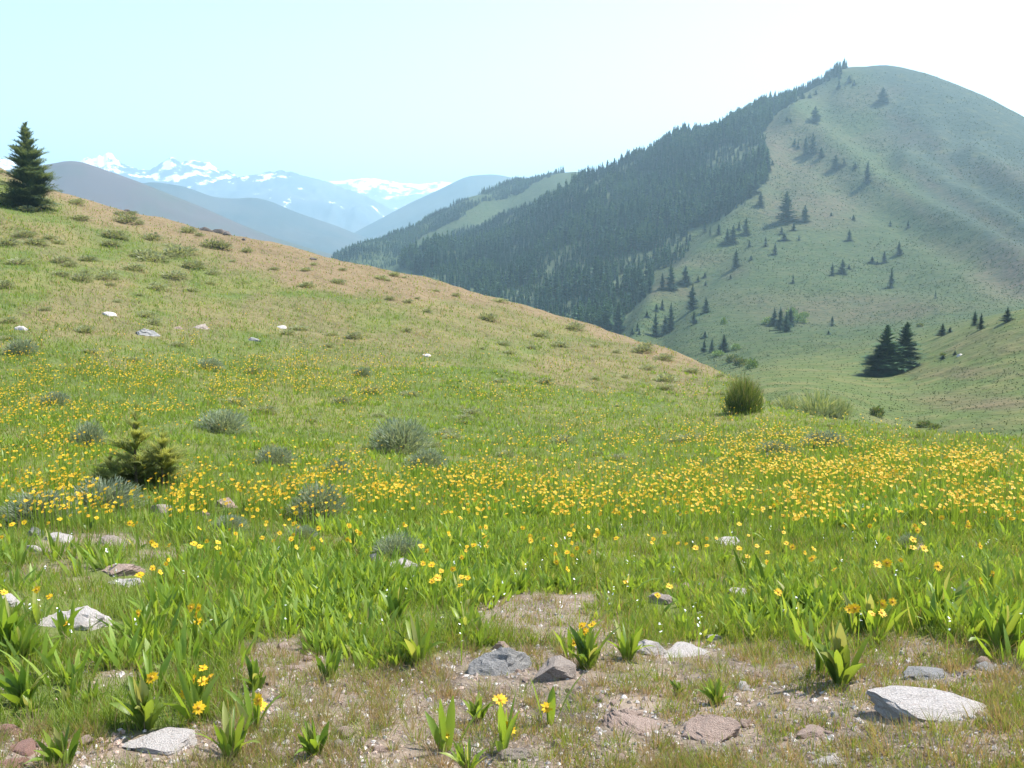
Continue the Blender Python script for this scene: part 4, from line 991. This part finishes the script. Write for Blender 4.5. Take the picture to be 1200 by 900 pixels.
# broad leaves of the far meadow as one mass
n = 21000
px, py = U(-30, 1230, n), U(430, 800, n); x, y, z, r = ground_at(px, py); k = ~np.isnan(r)
k &= is_near(px, np.nan_to_num(r)) & (RNG.random(n) > bare_mask(px, py)+.1) & (RNG.random(n) > dry_mask(px, py)) & (RNG.random(n) < .07+.85*sstep(.44, .66, fbm(np.nan_to_num(x)*1.3, np.nan_to_num(y)*1.3, 3, 14))) & (r > 3.3) & clear_of_rocks(np.nan_to_num(x), np.nan_to_num(y), 3.2) & (RNG.random(n) < np.interp(py, [600, 800], [1, .35]))
k &= (RNG.random(n) < .22+.78*sstep(280, 430, px+40*np.sin(py*.05))) | (py < 540)
x, y, z, r, py, px = (v[k] for v in (x, y, z, r, py, px)); n = len(x); bag = Bag(); pt = sstep(.35, .65, fbm(x*.5, y*.5, 2, 15))
for q in range(9):
    rg = .05*np.ones(n); ph = U(0, 6.283, n); sp_r = U(0, .09, n)
    base = np.stack([x+np.sin(ph)*sp_r, y+np.cos(ph)*sp_r, z-.01], 1); t0 = U(.03, .6, n)
    put(bag, base, ph, U(.06, .155, n)*(.65+.6*pt), np.maximum(U(.014, .032, n), r*.0010), t0, t0+U(.1, .6, n), np.clip(RNG.normal(.5, .2, n), 0, 1), 3, [.5, 1, .75, .08], twist=U(-1.5, 1.5, n))
tag(link('meadow_plants', bag.mesh('meadow_plants', [M_leaf])), 'broad green leaves carpeting the far meadow', 'meadow plants', kind='stuff')

# ------------------------------------------------------------------ grass
n = 460000
px = U(-60, 1260, n); u = RNG.random(n); top = np.maximum(brow_py(px)-2, 180)
py = top+(940-top)*u**.95
x, y, z, r = ground_at(px, py); k = ~np.isnan(r); k &= is_near(px, np.nan_to_num(r))
# clumping is a matter of the ground, not of the picture
bm_, dm_ = bare_mask(px, py), dry_mask(px, py)
tuft = fbm(np.nan_to_num(x)*2.2, np.nan_to_num(y)*2.2, 3, 61)
tf = fbm(np.nan_to_num(x)*5.5, np.nan_to_num(y)*5.5, 2, 62)
k &= RNG.random(n) > bm_*np.clip(.985-.72*sstep(.46, .66, tf), .05, .93)
k &= RNG.random(n) < .35+1.3*sstep(.3, .62, tuft)
k &= RNG.random(n) > dm_*.35
k &= clear_of_rocks(np.nan_to_num(x), np.nan_to_num(y)) | (RNG.random(n) < .06)
k &= RNG.random(n) < np.interp(py, [560, 700, 900], [1, .75, .8])
x, y, z, r, px, py, bm_, dm_, tuft = (v[k] for v in (x, y, z, r, px, py, bm_, dm_, tuft)); n = len(x)
hz = U(.05, .20, n)*(.45+.9*tuft)*(1-.62*bm_)*(1-.35*dm_)*np.interp(r, [3, 8, 30, 90], [.62, .8, 1.05, 1.5])
wd = np.maximum(U(.0018, .0045, n), r*U(.0004, .0010, n))
patch = fbm(x*.35, y*.35, 3, 71)
drytint = np.clip(dm_*.75+bm_*.95+(fbm(x*.09, y*.09, 3, 72)-.5)*.3-.05, 0, 1)
isdry = RNG.random(n) < .10+.6*drytint
tint = np.where(isdry, U(.68, 1.0, n), np.clip(RNG.normal(.33, .13, n)+(patch-.5)*.4, 0, .66))
th = np.abs(RNG.normal(.2, .25, n))
bag = Bag(); put(bag, np.stack([x, y, z-.005], 1), U(0, 6.283, n), hz, wd, th, th+U(.1, .9, n), tint, 2, [1, .75, .08], twist=U(-1.5, 1.5, n))
nt_ = 3300; tx, ty = U(-20, 1220, nt_), U(690, 925, nt_); x, y, z, r = ground_at(tx, ty)
kk = (RNG.random(nt_) < bare_mask(tx, ty)*(.35+.9*sstep(.35, .6, fbm(x*1.6, y*1.6, 3, 63)))) & clear_of_rocks(x, y, .3)
x, y, z = x[kk], y[kk], z[kk]; m_ = len(x); B = 30
tn = np.where(RNG.random(m_) < .72, U(.66, 1.0, m_), U(.25, .6, m_)); sz = U(.03, .085, m_); wdt = U(.012, .05, m_)
X, Y, Z, TN, SZ, WD = (np.repeat(v, B) for v in (x, y, z, tn, sz, wdt)); q = len(X); ph = U(0, 6.283, q); rq = np.sqrt(RNG.random(q))*WD
th = rq/WD*U(.1, .9, q)
put(bag, np.stack([X+np.sin(ph)*rq, Y+np.cos(ph)*rq, Z-.004], 1), ph, SZ*U(.5, 1.2, q), U(.0012, .0026, q), th, th+U(.1, .8, q), np.clip(TN+RNG.normal(0, .1, q), 0, 1), 2, [1, .75, .1], twist=U(-1.5, 1.5, q))
tag(link('grass', bag.mesh('grass', [M_grass])), 'fine green and straw coloured grass covering the meadow and slope', 'grass', kind='stuff')

# ------------------------------------------------------------------ air, sky, sun, camera
m, nt, out = mat('haze')
v = nd(nt, 'ShaderNodeVolumePrincipled'); v.inputs['Density'].default_value = 2.5e-4; v.inputs['Color'].default_value = (.56, .83, 1, 1); v.inputs['Anisotropy'].default_value = .35
nt.links.new(v.outputs[0], out.inputs['Volume'])
x0, x1, y0, y1, z0, z1 = -14500, 14500, -14500, 14500, float(GZ.min())-40, 690
z0 = min(z0, -215)
V = np.array([(a, b_, c_) for a in (x0, x1) for b_ in (y0, y1) for c_ in (z0, z1)])
me = build_mesh('haze', V, [np.array([(0,1,3,2),(4,6,7,5),(0,4,5,1),(2,3,7,6),(0,2,6,4),(1,5,7,3)])], [m], None, None, False)
tag(link('haze', me), 'pale summer haze filling the valley air', 'haze', kind='stuff')

SUN_EL, SUN_AZ = math.radians(54), math.radians(62)
w = bpy.data.worlds.new('World'); sc.world = w; w.use_nodes = True
nt = w.node_tree; bg = nt.nodes['Background']; sky = nt.nodes.new('ShaderNodeTexSky'); sky.sky_type = 'NISHITA'; sky.sun_disc = False
sky.sun_elevation = SUN_EL; sky.sun_rotation = SUN_AZ; sky.altitude = 1500; sky.air_density = 1.0; sky.dust_density = 4.0; sky.ozone_density = 1.0
nt.links.new(sky.outputs[0], bg.inputs[0]); bg.inputs[1].default_value = .12
sl = bpy.data.lights.new('sun', 'SUN'); sl.energy = 4.4; sl.angle = math.radians(.5); sl.color = (1, .95, .87)
so = bpy.data.objects.new('sun', sl); COL.objects.link(so)
from mathutils import Vector
so.rotation_euler = (-Vector((math.sin(SUN_AZ)*math.cos(SUN_EL), math.cos(SUN_AZ)*math.cos(SUN_EL), math.sin(SUN_EL)))).to_track_quat('-Z', 'Y').to_euler()
so.location = (200, 100, 400)
cam = bpy.data.cameras.new('camera'); cam.sensor_width = 36; cam.lens = f/1200*36; cam.clip_start = .05; cam.clip_end = 60000
co = bpy.data.objects.new('camera', cam); COL.objects.link(co); co.location = (0, 0, EYE); co.rotation_euler = (math.pi/2-PITCH, 0, 0)
sc.camera = co
vs = sc.view_settings; vs.view_transform = 'Standard'; vs.look = 'None'; vs.gamma = 1; vs.exposure = 1.4; vs.use_curve_mapping = False
cy = sc.cycles
cy.max_bounces = 5; cy.diffuse_bounces = 3; cy.glossy_bounces = 1; cy.transmission_bounces = 3; cy.volume_bounces = 1; cy.transparent_max_bounces = 4
cy.use_denoising = True; cy.caustics_reflective = False; cy.caustics_refractive = False
try: cy.denoiser = 'OPENIMAGEDENOISE'
except Exception: pass
